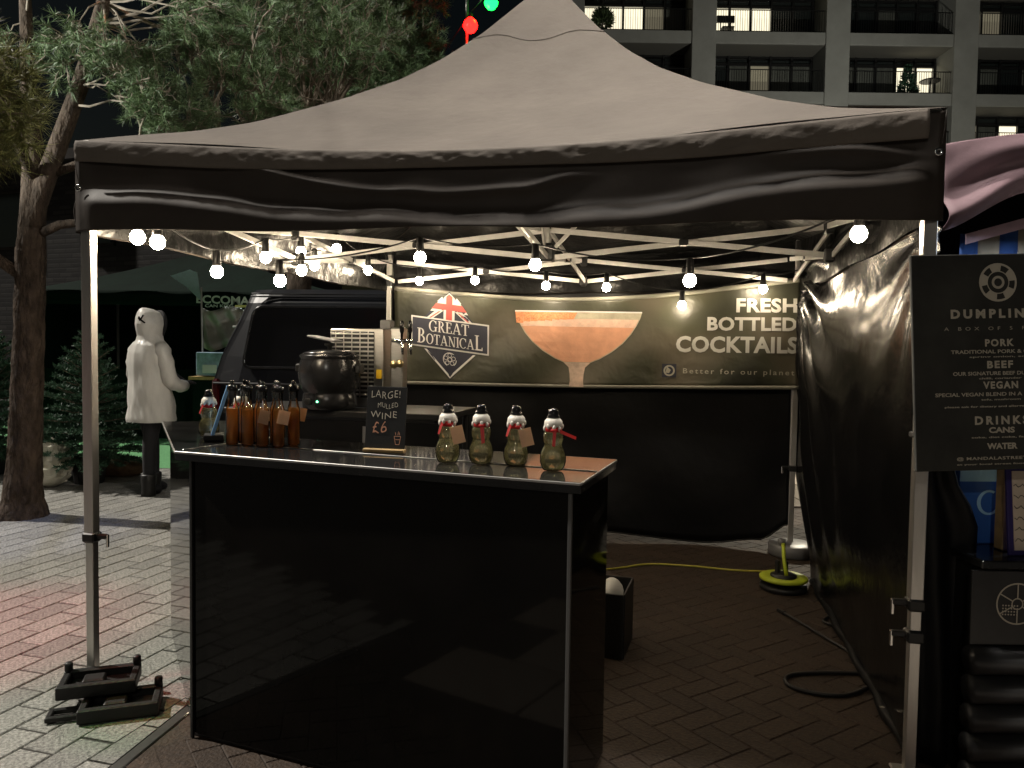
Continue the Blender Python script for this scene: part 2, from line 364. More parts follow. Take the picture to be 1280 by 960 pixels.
def arc(cx, cy, rx, ry, a0, a1, wx, wy, n=14):
    out = []; A = [R_(lerp(a0, a1, i/n)) for i in range(n+1)]
    o = [(cx+rx*math.cos(a), cy+ry*math.sin(a)) for a in A]; q = [(cx+(rx-wx)*math.cos(a), cy+(ry-wy)*math.sin(a)) for a in A]
    return [[o[i], o[i+1], q[i+1], q[i]] for i in range(n)]
def rc(x0, y0, x1, y1): return [[(x0, y0), (x1, y0), (x1, y1), (x0, y1)]]
def dg_(x0, y0, x1, y1, w): return [[(x0-w/2, y0), (x0+w/2, y0), (x1+w/2, y1), (x1-w/2, y1)]]
def serif(c):
    st = lambda x, w=.15: rc(x-w/2, 0, x+w/2, 1)+rc(x-w/2-.09, 0, x+w/2+.09, .05)+rc(x-w/2-.09, .95, x+w/2+.09, 1)
    G = {'I': (.36, st(.18)), 'L': (.66, st(.2)+rc(.27, 0, .64, .10)+rc(.57, 0, .64, .22)),
         'T': (.78, rc(.315, 0, .465, 1)+rc(.22, 0, .56, .05)+rc(.03, .94, .75, 1)+rc(.03, .76, .09, 1)+rc(.69, .76, .75, 1)),
         'E': (.70, st(.2)+rc(.27, 0, .64, .06)+rc(.58, 0, .65, .26)+rc(.27, .94, .6, 1)+rc(.55, .76, .61, 1)+rc(.27, .48, .5, .54)+rc(.45, .4, .5, .63)),
         'O': (.92, arc(.46, .5, .43, .52, 0, 360, .16, .06, 28)),
         'C': (.84, arc(.46, .5, .43, .52, 42, 318, .16, .06, 22)+rc(.72, .66, .79, .98)),
         'G': (.92, arc(.46, .5, .43, .52, 42, 300, .16, .06, 22)+rc(.72, .68, .79, .98)+rc(.66, .02, .82, .42)+rc(.56, .38, .9, .43)),
         'B': (.76, st(.2)+arc(.3, .745, .3, .255, -90, 90, .14, .05)+arc(.3, .27, .38, .27, -90, 90, .15, .055)),
         'R': (.80, st(.2)+arc(.3, .735, .32, .265, -90, 90, .14, .05)+dg_(.67, 0, .38, .5, .16)+rc(.6, 0, .82, .05)),
         'A': (.90, dg_(.13, 0, .44, 1, .07)+dg_(.74, 0, .44, 1, .16)+rc(.24, .28, .62, .34)+rc(.0, 0, .28, .05)+rc(.58, 0, .9, .05)),
         'N': (.94, rc(.15, 0, .21, 1)+rc(.72, 0, .78, 1)+dg_(.7, 0, .2, 1, .16)+rc(.05, 0, .31, .05)+rc(.62, .95, .9, 1)+rc(.04, .95, .24, 1))}
    return G[c]
def serif_line(spec, x0, x1, fn, name, mt, parent):
    """spec: list of (letter, baseline y, height)"""
    tot = sum(serif(c)[0]*h for c, _, h in spec); k = (x1-x0)/tot; x = x0; polys = []
    for c, y, h in spec:
        w, ps = serif(c)
        for p in ps: polys.append([(x+a*h*k, y+b*h) for a, b in p])
        x += w*h*k
    return flat(name, polys, fn, mt, parent, 0.00006)

# needles: one mesh of many thin triangles
def needle_mesh(name, pos, dirs, length, width, mt, parent=None):
    pos = np.asarray(pos, float); dirs = np.asarray(dirs, float); dirs /= np.linalg.norm(dirs, axis=1, keepdims=True)+1e-9
    n = len(pos); L = np.broadcast_to(np.asarray(length, float), (n,))[:, None]
    side = np.cross(dirs, RNG.normal(size=(n, 3))); side /= np.linalg.norm(side, axis=1, keepdims=True)+1e-9
    wd = np.broadcast_to(np.asarray(width, float), (n,))[:, None]
    v = np.empty((n, 3, 3)); v[:, 0] = pos-side*wd; v[:, 1] = pos+side*wd; v[:, 2] = pos+dirs*L
    me = bpy.data.meshes.new(name); me.vertices.add(n*3); me.vertices.foreach_set('co', v.ravel())
    me.loops.add(n*3); me.loops.foreach_set('vertex_index', np.arange(n*3, dtype=np.int32))
    me.polygons.add(n); me.polygons.foreach_set('loop_start', np.arange(0, n*3, 3, dtype=np.int32))
    me.update(calc_edges=True); me.materials.append(MATS[mt])
    o = bpy.data.objects.new(name, me); COL.objects.link(o)
    if parent is not None: link(o, parent)
    return o

# ================================================================== GROUND
from bpy_extras.object_utils import world_to_camera_view
bpy.context.view_layer.update()
_ci = cam.matrix_world.inverted()
def proj(p):
    c = _ci @ Vector(p); d = -c.z
    return (640+960*c.x/d, 480-960*c.y/d, d) if d > .1 else (-999, -999, 99)
def structure(o): o['kind'] = 'structure'; return o
structure(MB().grid(lambda u, v: (lerp(-160, 160, u), lerp(-40, 240, v), -0.03), 4, 4).build('ground', 'asphalt'))
def slab_mesh(name, w, l, h, bev, mt, x=0, y=0, rz=0, mb=None):
    b = mb or MB(); ca, sa = math.cos(rz), math.sin(rz); vs = []
    for (i, zz) in ((0, -h), (0, -bev), (bev, 0)):
        for sx, sy in ((-1, -1), (1, -1), (1, 1), (-1, 1)):
            px, py = sx*(w/2-i), sy*(l/2-i); vs.append((x+px*ca-py*sa, y+px*sa+py*ca, zz))
    fs = [(8, 9, 10, 11)]+[(r*4+k, r*4+(k+1) % 4, r*4+4+(k+1) % 4, r*4+4+k) for r in (0, 1) for k in range(4)]
    b.add(vs, fs)
    return b if mb else b.mesh(name, mt)
BP, BD = Vector((-1.27, 2.85)), Vector((0.15, 0.989)).normalized()      # edge between the pavers and the brick floor
BN = Vector((BD.y, -BD.x))                                              # points to the brick side
def side(x, y): return (Vector((x, y))-BP).dot(BN)
def clip_poly(poly, keep):
    out = []
    for k in range(len(poly)):
        a, b = poly[k], poly[(k+1) % len(poly)]; da, db = keep(*a), keep(*b)
        if da >= 0: out.append(a)
        if (da >= 0) != (db >= 0): t = da/(da-db); out.append((a[0]+(b[0]-a[0])*t, a[1]+(b[1]-a[1])*t))
    return out
def edge_pieces(root, name, places, w, l, mt, keep):
    for (x, y, rz) in places:
        c, s = math.cos(rz), math.sin(rz); q = clip_poly([(x+i*w/2*c-j*l/2*s, y+i*w/2*s+j*l/2*c) for i, j in ((-1, -1), (1, -1), (1, 1), (-1, 1))], keep)
        if len(q) > 2 and abs(sum(q[k][0]*q[(k+1) % len(q)][1]-q[(k+1) % len(q)][0]*q[k][1] for k in range(len(q))))/2 > .001:
            MB().prism(q, -.018, -.0006).build(name, mt, root)
def lay(root, name, places, w, l, mt, limit=300):
    """places: (x, y, rz, dz); nearest in view become parts of their own, the rest one stuff mesh"""
    def rank(p):
        q = proj((p[0], p[1], 0)); inside = -30 < q[0] < 1310 and 300 < q[1] < 1000
        return (0 if inside else 1, q[2] if inside else math.hypot(p[0], p[1]))
    places = sorted(places, key=rank); me = slab_mesh(name, w, l, .02, .004, mt); rest = MB()
    for k, (x, y, rz, dz) in enumerate(places):
        if k < limit and rank((x, y))[0] == 0:
            o = bpy.data.objects.new(name, me); COL.objects.link(o); o.location = (x, y, dz); o.rotation_euler = (random.gauss(0, .004), random.gauss(0, .004), rz); o.parent = root
        else: slab_mesh(name, w, l, .02, .004, mt, x, y, rz, rest)
    if rest.v: tag(rest.build(name+'_field', mt, root), kind='stuff')

pav = structure(MB().prism([(-9, 1.0), (-1.30, 1.0), tuple(BP+BD*9.5-BN*.02), (-9, 12.3)], -.026, -.007).build('pavement', 'mortar'))
PA = R_(-15.5); pd = Vector((math.sin(-PA), math.cos(PA))); pn = Vector((pd.y, -pd.x)); PW, PL = .147, .262
pl_ = []; pe_ = []
for r in range(-75, 60):
    off = (.5 if r % 2 else 0)+random.uniform(-.06, .06)
    for k in range(-10, 60):
        c = Vector((-2.6, 3.2))+pn*(r*PW)+pd*((k+off)*PL)
        if not (-8 < c.x and 1.5 < c.y < 11.3): continue
        if side(c.x, c.y) < -.205: pl_.append((c.x, c.y, PA, random.uniform(-.0015, .0015)))
        elif side(c.x, c.y) < .1: pe_.append((c.x, c.y, PA))
lay(pav, 'paver', pl_, PW-.006, PL-.012, 'paver', 270)
edge_pieces(pav, 'paver', [p for p in pe_ if p[1] < 5], PW-.006, PL-.012, 'paver', lambda x, y: -.058-side(x, y))
e0, e1 = BP-BD*1.9, BP+BD*8
structure(MB().bar((*(e0-BN*.03), -.012), (*(e1-BN*.03), -.012), .045, .026).build('edging_strip', 'steel'))
fl = structure(MB().prism([tuple(BP-BD*1.2+BN*.01), (2.9, 1.55), (4.2, 8.0), tuple(BP+BD*5.4+BN*.01)], -.026, -.0035).build('brick_floor', 'brick_mortar'))
br_ = []; be_ = []; s_ = .103; ra = R_(45)+R_(-12)
for i in range(-60, 70):
    for j in range(-60, 70):
        if (i+j) % 4: continue
        for (cx, cy, rz) in ((i+1, j+.5, 0), (i+1.5, j+2, math.pi/2)):
            X = cx*s_; Y = cy*s_; x = .6+X*math.cos(ra)-Y*math.sin(ra); y = 3.8+X*math.sin(ra)+Y*math.cos(ra)
            if 2.02 < y < 7.2 and side(x, y) > -.08 and x < 1.35+(y-2)*.27+.7: (br_ if side(x, y) > .13 else be_).append((x, y, ra+rz, random.uniform(-.001, .001)))
lay(fl, 'floor_brick', br_, .2045, .1012, 'brick_floor', 270)
edge_pieces(fl, 'floor_brick', [p[:3] for p in be_ if p[1] < 4.2], .2045, .1012, 'brick_floor', lambda x, y: side(x, y)-.002)
sp = structure(MB().prism([(-1.28, -1.0), (3.2, -1.0), (3.2, 1.98), (-1.36, 1.98)], -.026, -.009).build('front_paving', 'mortar'))
sm_ = slab_mesh('paving_slab', .592, .442, .02, .004, 'slab')
for i in range(-3, 7):
    for j in range(-3, 6):
        x, y = -.2+(i+.5*(j % 2))*.6, .1+j*.45
        xx, yy = x*math.cos(-.2)-y*math.sin(-.2), x*math.sin(-.2)+y*math.cos(-.2)
        if -1.0 < xx < 2.8 and -.7 < yy < 1.74:
            o = bpy.data.objects.new('paving_slab', sm_); COL.objects.link(o); o.location = (xx, yy, 0); o.rotation_euler = (0, 0, -.2); o.parent = sp
structure(MB().grid(lambda u, v: (lerp(-9, -2.6, u), lerp(9.0, 14, v), .004+.004*math.sin(u*40)*math.sin(v*31)), 40, 30).build('artificial_turf', 'turf'))
rear = structure(MB().grid(lambda u, v: (lerp(1.6, 8, u), lerp(6.9, 13, v), -.004), 2, 2).build('rear_paving', 'mortar'))
rm = slab_mesh('rear_slab', .29, .59, .016, .004, 'slab')
for i in range(14):
    for j in range(10):
        o = bpy.data.objects.new('rear_slab', rm); COL.objects.link(o); o.location = (1.8+i*.3, 7.2+j*.6+(.3 if i % 2 else 0), .013); o.parent = rear

# ================================================================== APARTMENT BUILDING
bl = thing('apartment_building', 'pale concrete apartment block with deep balconies and a few lit windows', 'building', (12, 39, 0))
PX = [2.75, 9.33, 16.0, 22.4, 29.0]; SZ = [2.45, 5.4, 8.36, 11.32, 14.28, 17.2, 20.12, 23.05]; BY = 39.0
for x in PX: MB().box((x, BY+1.1, 12.2), (1.2, 2.3, 24.4), bev=.03).build('pillar', 'concrete_wall', bl)
for z in SZ:
    for a, b in zip(PX[:-1], PX[1:]): MB().box(((a+b)/2, BY+1.13, z), (b-a-1.2, 2.2, .6), bev=.02).build('floor_slab', 'concrete_wall', bl)
MB().box((16, BY+6.6, 12.2), (27.4, 6.0, 24.3)).build('core_wall', 'concrete_wall', bl)
LIT = {(5, 0): 'LLLdc', (5, 1): 'LLLkk', (5, 2): 'kkckk', (5, 3): 'LdkkL', (4, 0): 'kkkkk', (4, 1): 'kcdcc', (4, 2): 'cccLL', (4, 3): 'kckck', (3, 3): 'LcLkk', (3, 2): 'kkckk'}
PM = {'L': 'pane_lit', 'd': 'pane_dim', 'c': 'pane_curtain', 'k': 'pane_dark'}
for fi in range(len(SZ)-1):
    z0, z1 = SZ[fi]+.3, SZ[fi+1]-.3
    for b in range(4):
        xa, xb = PX[b]+.6, PX[b+1]-.6; code = LIT.get((fi, b), random.choice(['kkckk', 'kkkkk', 'ckkkc'])); yw = BY+1.75
        MB().box(((xa+xb)/2, BY+1.15, z1+.004-.01), (xb-xa, 2.0, .015)).build('balcony_soffit', 'soffit', bl)
        fr = MB(); w = (xb-xa)/5
        for k in range(6): fr.box((xa+k*w+(.06 if k == 0 else -.06 if k == 5 else 0), yw-.06, (z0+z1)/2), (.11, .16, z1-z0-.03))
        fr.box(((xa+xb)/2, yw-.03, z0+.06), (xb-xa-.02, .11, .10)); fr.box(((xa+xb)/2, yw-.03, z1-.42), (xb-xa-.02, .11, .12)); fr.box(((xa+xb)/2, yw-.03, z1-.06), (xb-xa-.02, .11, .1))
        win = fr.build('window', 'dark_frame', bl)
        for k in range(5):
            MB().box((xa+(k+.5)*w, yw+.04, (z0+z1-.42)/2), (w-.1, .03, z1-z0-.5)).build('pane', PM[code[k]], win)
            MB().box((xa+(k+.5)*w, yw+.04, z1-.24), (w-.1, .03, .25)).build('transom_pane', 'pane_dark', win)
        rl = MB(); n = int((xb-xa)/.12)
        for k in range(n+1): rl.box((xa+.03+k*(xb-xa-.06)/n, BY+.18, z0+.55), (.018, .018, 1.06))
        rl.box(((xa+xb)/2, BY+.18, z0+1.1), (xb-xa-.01, .05, .035)); rl.box(((xa+xb)/2, BY+.18, z0+.06), (xb-xa-.01, .05, .03))
        rl.build('balcony_railing', 'dark_frame', bl)
def bush(name, label, loc, h, r, mt, cat='plant', n=900, group=None):
    t = thing(name, label, cat, loc, 0, group)
    p = RNG.normal(size=(n, 3)); p /= np.linalg.norm(p, axis=1, keepdims=True); p *= RNG.random((n, 1))**.4
    if cat == 'tree': tt = RNG.random(n); rr = (1-tt)*r*np.sqrt(RNG.random(n)); a = RNG.random(n)*6.28; P = np.c_[rr*np.cos(a), rr*np.sin(a), .15+tt*(h-.15)]; D = np.c_[np.cos(a), np.sin(a), .4-0*a]
    else: P = p*[r, r, h*.4]+[0, 0, h*.6]; D = p+[0, 0, .4]
    needle_mesh('foliage', P+np.array(loc), D, .22, .05, mt, t)
    part(MB().lathe([(.12, 0), (.16, .25), (.17, .26)], n=10), 'pot', 'bin', t); part(MB().tube([(0, 0, .2), (0, 0, h*.7)], [.03, .012], 5), 'stem', 'bark', t)
    return t
bush('balcony_plant', 'leafy potted plant behind the railing of the brightly lit balcony', (4.35, 39.8, 17.5), 1.3, .5, 'needle')
bush('balcony_christmas_tree', 'little christmas tree on the lit balcony of the apartment block', (20.1, 40.1, 14.58), 1.7, .55, 'needle_fir', 'tree')
bt = thing('balcony_table', 'dark round patio table beside the balcony christmas tree', 'table', (21.2, 40.0, 14.58))
part(MB().lathe([(.48, 0), (.5, .02), (.5, .05), (.48, .06)], (0, 0, .9), 20), 'table_top', 'dark_frame', bt)
part(MB().lathe([(.25, 0), (.05, .05), (.04, .9)], n=12), 'leg', 'dark_frame', bt)
bc = thing('balcony_chair', 'dark slatted patio chair on a lit top balcony', 'chair', (10.7, 39.9, 17.5))
part(MB().box((0, 0, .45), (.6, .6, .06)), 'seat', 'dark_frame', bc); part(MB().box((0, .28, 1.05), (.9, .1, .35)), 'backrest', 'dark_frame', bc)
for sx in (-.26, .26):
    for sy in (-.26, .26): part(MB().box((sx, sy, .45 if sy > 0 else .22), (.05, .05, .9 if sy > 0 else .44)), 'leg', 'dark_frame', bc)

def flood(name, label, base, h, head, aim, power, cone, col, arm=True, headsize=.35):
    t = thing(name, label, 'lamp post', base)
    b = Vector(base); hd = Vector(head)
    MB().tube([b, b+Vector((0, 0, h*.5)), b+Vector((0, 0, h))], [.09, .075, .055], 12).build('pole', 'lamp_grey', t, True)
    MB().lathe([(.17, 0), (.17, .03), (.11, .05), (.1, .35)], base, 16).build('base_collar', 'lamp_grey', t)
    d = (Vector(aim)-hd).normalized()
    MB().tube([b+Vector((0, 0, h-.05)), (b+Vector((0, 0, h))).lerp(hd, .5)+Vector((0, 0, .25)), hd-d*.12], .04, 10).build('arm', 'lamp_grey', t, True)
    q = d.to_track_quat('-Z', 'Y').to_matrix().to_4x4(); q.translation = hd-d*.06
    MB().box(None, (headsize, headsize*.6, .10), bev=.02, M=q).build('lamp_head', 'lamp_grey', t)
    q2 = q.copy(); q2.translation = hd-d*.004
    MB().box(None, (headsize*.8, headsize*.45, .012), M=q2).build('lamp_lens', 'lamp_white', t)
    l = bpy.data.lights.new('lamp_light', 'SPOT'); l.energy = power; l.spot_size = R_(cone); l.spot_blend = .12 if cone > 150 else .5; l.color = col; l.shadow_soft_size = .12
    o = bpy.data.objects.new('lamp_light', l); COL.objects.link(o); o.location = hd+d*.03; o.rotation_euler = d.to_track_quat('-Z', 'Y').to_euler(); link(o, t)
    return t
flood('assumed_street_lamp', 'assumed tall grey street lamp with an arm reaching over the cocktail tent', (4.3, 3.0, 0), 4.7, (0.50, 2.66, 5.0), (0.40, 2.9, 0), 430, 172, (1.0, 0.94, 0.86))  # assumed lamp out of view, lighting the roof and valance folds from above
flood('front_fill_lamp', 'added lamp post behind the camera lighting the front of the cocktail bar', (-1.4, -5.2, 0), 4.4, (-1.2, -4.6, 4.4), (0, 3, 1.0), 190, 75, (1.0, 0.92, 0.80))  # added fill behind the camera for surfaces facing it
flood('crown_fill_lamp', 'added lamp post out of view turned up to brighten the pine crowns', (-8.4, 2.2, 0), 3.4, (-8.0, 2.5, 3.6), (-2.4, 7.9, 4.5), 3600, 40, (0.95, 1.0, 0.96))  # unseen lamp added to brighten the pine foliage
flood('facade_fill_mast', 'added grey mast with a floodlight brightening the apartment block', (15.5, 23, 0), 5.0, (15.5, 23.5, 5.1), (14.5, 39, 15), 4700, 95, (1.0, 0.98, 0.88))  # hidden floodlight added to lift the facade
flood('rear_fill_lamp', 'added short lamp post brightening the paving behind the right rear tent corner', (4.6, 10.2, 0), 3.2, (4.2, 9.8, 3.2), (3.0, 7.8, 0), 700, 110, (1.0, 0.9, 0.7))  # extra lamp added so the ground behind the tent looks lit

# ================================================================== DARK BRICK BUILDING, GREEN STALL (left background)
bw = thing('brick_building', 'dark brick building rising behind the fir trees', 'building', (-13, 20, 0), R_(-20))
part(MB().box((0, 1.5, 3.0), (16, 3, 6)), 'wall', 'brick_wall', bw)
for k in range(5):
    w_ = part(MB().box((-6+k*3, -.03, 4.6), (1.1, .08, 1.5)), 'window', 'dark_frame', bw)
    part(MB().box((-6+k*3, -.085, 4.6), (.95, .02, 1.35)), 'pane', 'pane_dark', w_)
part(MB().box((0, 1.5, 6.12), (16.4, 3.4, .25)), 'parapet', 'brick_dark', bw)

gs = thing('green_stall', 'dark green market stall with pale lettering along its valance', 'market stall', (-4.2, 12.6, 0))
gx0, gx1, gy0, gy1 = -7.3, -2.6, 11.6, 14.2; gc = (-5.1, 12.9, 3.05)
rf = MB()
for a, b in (((gx0, gy0), (gx1, gy0)), ((gx1, gy0), (gx1, gy1)), ((gx1, gy1), (gx0, gy1)), ((gx0, gy1), (gx0, gy0))):
    rf.grid(lambda u, v: (lerp(lerp(a[0], b[0], u), gc[0], v), lerp(lerp(a[1], b[1], u), gc[1], v), 2.27+(gc[2]-2.27)*(v*.75+.25*v**2)-.05*math.sin(math.pi*u)*(1-v)), 10, 8)
rf.build('canopy', 'green_tent', gs, True)
MB().sheet(lambda u, v: (lerp(gx0, gx1, u), gy0-.01-.02*math.sin(u*26), lerp(2.05, 2.27, v)), 60, 3, .006, (0, 1, 0)).build('valance', 'green_tent', gs, True)
for x in (gx0+.05, gx1-.05):
    for y in (gy0+.05, gy1-.05): MB().box((x, y, 1.13), (.05, .05, 2.26)).build('leg', 'alu', gs)
MB().sheet(lambda u, v: (gx0+.02, lerp(gy0, gy1, u), lerp(.1, 2.2, v)), 6, 4, .006, (1, 0, 0)).build('side_wall', 'green_tent', gs)
MB().sheet(lambda u, v: (lerp(gx0, gx1, u), gy1-.06, lerp(.05, 2.2, v)), 6, 4, .006, (0, 1, 0)).build('rear_wall', 'green_tent', gs)
MB().box((-6.0, 11.72, .55), (2.4, .04, 1.06)).build('front_skirt', 'green_tent', gs)
gfn = lambda x, y, d=0: (x, 11.555-d, y)
put_text('lettering', 'ECCOMA', -4.75, -3.95, 2.09, 2.215, gfn, 'letter_pale', gs, .03, skew=-.02)
put_text('small_lettering', 'CAN KITC', -4.62, -4.2, 2.03, 2.075, gfn, 'letter_pale', gs, .02)
flat('yellow_stripe', rc(-4.17, 2.035, -3.75, 2.07), gfn, 'letter_yellow', gs)
st = thing('silver_sheet', 'crumpled silver tarpaulin hung under the green stall valance', 'tarpaulin', (-4.2, 11.75, 1.4))
MB().sheet(lambda u, v: (lerp(-4.72, -3.9, u), 11.72+.07*wave(u*1.2, v, 3)+.03*math.sin(u*22+v*6), lerp(1.42, 2.03, v)-.05*math.sin(u*9)), 40, 26, .004, (0, 1, 0)).build('sheet', 'silver_tarp', st)
wr = thing('white_rack', 'small white wire rack in front of the silver tarpaulin', 'rack', (-3.75, 11.3, 1.05))
for a, b in (((-4.0, 11.3, 1.06), (-3.98, 11.3, 1.85)), ((-3.6, 11.3, 1.06), (-3.72, 11.3, 1.9)), ((-4.1, 11.28, 1.74), (-3.6, 11.28, 1.76)), ((-4.08, 11.3, 1.45), (-3.66, 11.26, 1.85)), ((-3.95, 11.26, 1.8), (-3.62, 11.3, 1.3)), ((-4.15, 11.25, 1.42), (-3.7, 11.3, 1.6)), ((-4.0, 11.32, 1.3), (-3.6, 11.32, 1.55))):
    MB().tube([a, b], .017, 6).build('rod', 'white_plastic', wr)
dc = thing('display_counter', 'stall counter with a blue lit glass display and green lettered front', 'counter', (-3.9, 11.2, 0))
MB().box((-3.95, 11.3, .48), (1.3, .5, .96)).build('counter_body', 'green_tent', dc); MB().box((-3.95, 11.3, .985), (1.4, .56, .045)).build('counter_top', 'wood', dc)
MB().box((-3.95, 11.26, 1.19), (1.2, .42, .34), bev=.01).build('glass_case', 'display_glass', dc)
for k in range(4): MB().box((-4.35+k*.27, 11.035, 1.12+.06*(k % 2)), (.2, .02, .12)).build('price_ticket', ('paper', 'blue_card', 'cyan_print', 'paper')[k], dc)
put_text('lettering', 'ESSO', -4.3, -3.9, .74, .86, lambda x, y, d=0: (x, 11.045, y), 'letter_green', dc, .03)
pn_ = thing('pennant', 'pale blue triangular pennant flapping from a thin pole by the stall', 'flag', (-4.72, 11.25, 0))
MB().tube([(-4.52, 11.25, 0), (-4.55, 11.25, 2.3)], .012, 6).build('pole', 'alu', pn_)
MB().add([(-4.98, 11.2, 2.46), (-4.72, 11.26, 2.56), (-4.62, 11.28, 2.52), (-4.55, 11.25, 2.1), (-4.75, 11.22, 2.3)], [(0, 1, 4), (1, 2, 4), (2, 3, 4)]).build('cloth', 'pennant', pn_)

# ================================================================== TREES
def tube_pts(a, b, sag, n=5, jit=.04):
    a, b = Vector(a), Vector(b); L = (b-a).length; o = []
    for i in range(n):
        t = i/(n-1); p = a.lerp(b, t)+Vector((0, 0, sag*math.sin(math.pi*t)))
        if 0 < i < n-1: p += Vector((random.gauss(0, jit*L), random.gauss(0, jit*L), random.gauss(0, jit*L)))
        o.append(p)
    return o
def crown(tree, anchors, vols, needle_len, needle_w, mt, per=26, twigs=6, tuftr=1.0, bare=0.15, name='crown', dens=1.7):
    wood = MB(); P = []; D = []; an = [Vector(p) for p in anchors]
    anchors = an+[a.lerp(b, f) for a, b in zip(an[:-1], an[1:]) if (a-b).length < 1.3 for f in (.25, .5, .75)]
    for (cx, cy, cz, rx, ry, rz, nb) in vols:
        nb = int(nb*dens)
        for _ in range(nb):
            while True:
                q = Vector((random.uniform(-1, 1), random.uniform(-1, 1), random.uniform(-1, 1)))
                if q.length < 1: break
            e = Vector((cx+q.x*rx, cy+q.y*ry, cz+q.z*rz)); a = min(anchors, key=lambda p: (Vector(p)-e).length+random.random()*.9)
            pts = tube_pts(a, e, random.uniform(-.06, .12)); L = (e-Vector(a)).length
            wood.tube(pts, [max(.005, .006+.0075*L)*(1-.17*i) for i in range(5)], 5, False)
            for k in range(twigs):
                b = pts[4].lerp(pts[3], random.random()**1.2); dr = (pts[4]-pts[2]).normalized()+Vector((random.gauss(0, .75), random.gauss(0, .75), random.gauss(.15, .6))); dr.normalize()
                tl = random.uniform(.07, .22)*tuftr; tp = tube_pts(b, b+dr*tl, random.uniform(-.03, .03), 4, .09)
                wood.tube(tp, [.006, .005, .004, .003], 4, False)
                if random.random() < bare: continue
                for f in (.65, .85, 1.0):
                    c = tp[0].lerp(tp[3], f)
                    for _n in range(per//3):
                        v = Vector((random.gauss(0, 1), random.gauss(0, 1), random.gauss(0, 1))).normalized()*.85+dr*.75; P.append(c+dr*random.uniform(-.03, .03)); D.append(v)
    cr = needle_mesh(name, P, D, needle_len*(.7+.5*RNG.random(len(P))), needle_w, mt, tree)
    link(wood.build('twigs', 'twig', tree), tree)
    return cr
pt = thing('pine_tree', 'rough barked pine leaning beside the tent with a forked trunk', 'tree', (-4.1, 6.4, 0))
trunk_pts = [(-4.12, 6.4, -.02), (-4.10, 6.4, .12), (-4.08, 6.4, .4), (-4.05, 6.4, 1.0), (-4.02, 6.4, 1.6), (-4.00, 6.4, 2.2), (-3.97, 6.4, 2.75)]
def bark_trunk(pts, rad, seed, n=44, rings=90):
    mb = MB(); vs = []; zs = [p[2] for p in pts]
    for i in range(rings+1):
        z = lerp(zs[0], zs[-1], i/rings); cx = interp(z, zs, [p[0] for p in pts]); cy = interp(z, zs, [p[1] for p in pts]); r = interp(z, zs, rad)
        for k in range(n):
            a = 2*math.pi*k/n; f = .5*wave(math.cos(a)*1.6+z*.5, math.sin(a)*1.6+z*.8, seed)
            g = abs(math.sin(a*8+2.2*math.sin(z*3.1+a)+1.2*math.sin(z*7)))*abs(math.sin(z*9+3*math.sin(a*3)+a*2))
            q = r*(1+.07*f+.085*g-.03+.02*math.sin(a*23+z*40)); vs.append((cx+q*math.cos(a), cy+q*math.sin(a), z))
    mb.add(vs, [(i*n+k, i*n+(k+1) % n, i*n+n+(k+1) % n, i*n+n+k) for i in range(rings) for k in range(n)]); return mb
bark_trunk(trunk_pts, [.22, .155, .13, .118, .112, .11, .07], 3).build('trunk', 'bark', pt, True)
limbA = [(-3.99, 6.4, 2.35), (-3.95, 6.4, 2.6), (-3.80, 6.38, 2.95), (-3.55, 6.35, 3.55), (-3.32, 6.3, 4.2), (-3.1, 6.2, 5.0), (-2.8, 6.1, 6.0)]
limbB = [(-3.985, 6.4, 2.40), (-3.97, 6.4, 2.7), (-3.98, 6.42, 3.1), (-4.03, 6.45, 3.6), (-4.08, 6.5, 4.3), (-4.1, 6.5, 5.6)]
limbC = [(-3.92, 6.4, 2.36), (-3.75, 6.38, 2.43), (-3.5, 6.35, 2.46), (-2.9, 6.5, 2.62), (-2.2, 6.9, 2.9)]
limbD = [(-3.82, 6.4, 2.85), (-3.6, 6.4, 2.93), (-3.2, 6.6, 3.1), (-2.4, 6.9, 3.4), (-1.7, 7.2, 3.6)]
limbE = [(-4.06, 6.4, 2.0), (-4.25, 6.3, 2.16), (-4.5, 6.2, 2.35), (-4.9, 6.0, 2.5)]
for L_, r in ((limbA, [.09, .085, .075, .065, .055, .04, .02]), (limbB, [.10, .092, .075, .06, .045, .02]), (limbC, [.04, .036, .03, .022, .012]), (limbD, [.04, .034, .028, .02, .01]), (limbE, [.05, .045, .035, .02])):
    MB().tube(L_, r, 10).build('limb', 'bark', pt, True)
near = [(-3.9, 6.2, 2.9), (-3.6, 5.4, 3.15), (-3.1, 4.5, 3.1)]
MB().tube([(-3.95, 6.4, 2.8)]+near, [.05, .04, .028, .015], 8).build('limb', 'bark', pt, True)
anch = limbA[1:]+limbB[1:]+limbC[2:]+limbD[2:]
crown(pt, anch, [(-3.25, 6.2, 3.72, .42, .4, .22, 13), (-2.85, 6.4, 3.40, .42, .4, .28, 15), (-2.35, 6.6, 4.0, .6, .5, .42, 24), (-3.5, 6.3, 4.6, .9, .6, .3, 12), (-4.2, 6.3, 3.9, .35, .3, .3, 3),
                  (-2.0, 6.8, 3.35, .5, .4, .25, 12), (-1.6, 7.0, 4.2, .6, .5, .42, 20), (-2.6, 6.3, 5.2, 1.4, .8, .7, 26)], .085, .0026, 'needle', per=54, twigs=10)
crown(pt, near+[(-3.3, 5.0, 3.1)], [(-3.05, 4.5, 2.80, .16, .25, .2, 9), (-3.05, 4.4, 3.02, .16, .25, .16, 7), (-3.12, 4.5, 2.62, .16, .2, .12, 6)], .13, .0032, 'needle_yellow', per=42, twigs=7, bare=.05, name='near_branch')
p2 = thing('bushy_pine', 'bushy pine with a reddish trunk standing behind the tent roof', 'tree', (-2.65, 9.4, 0))
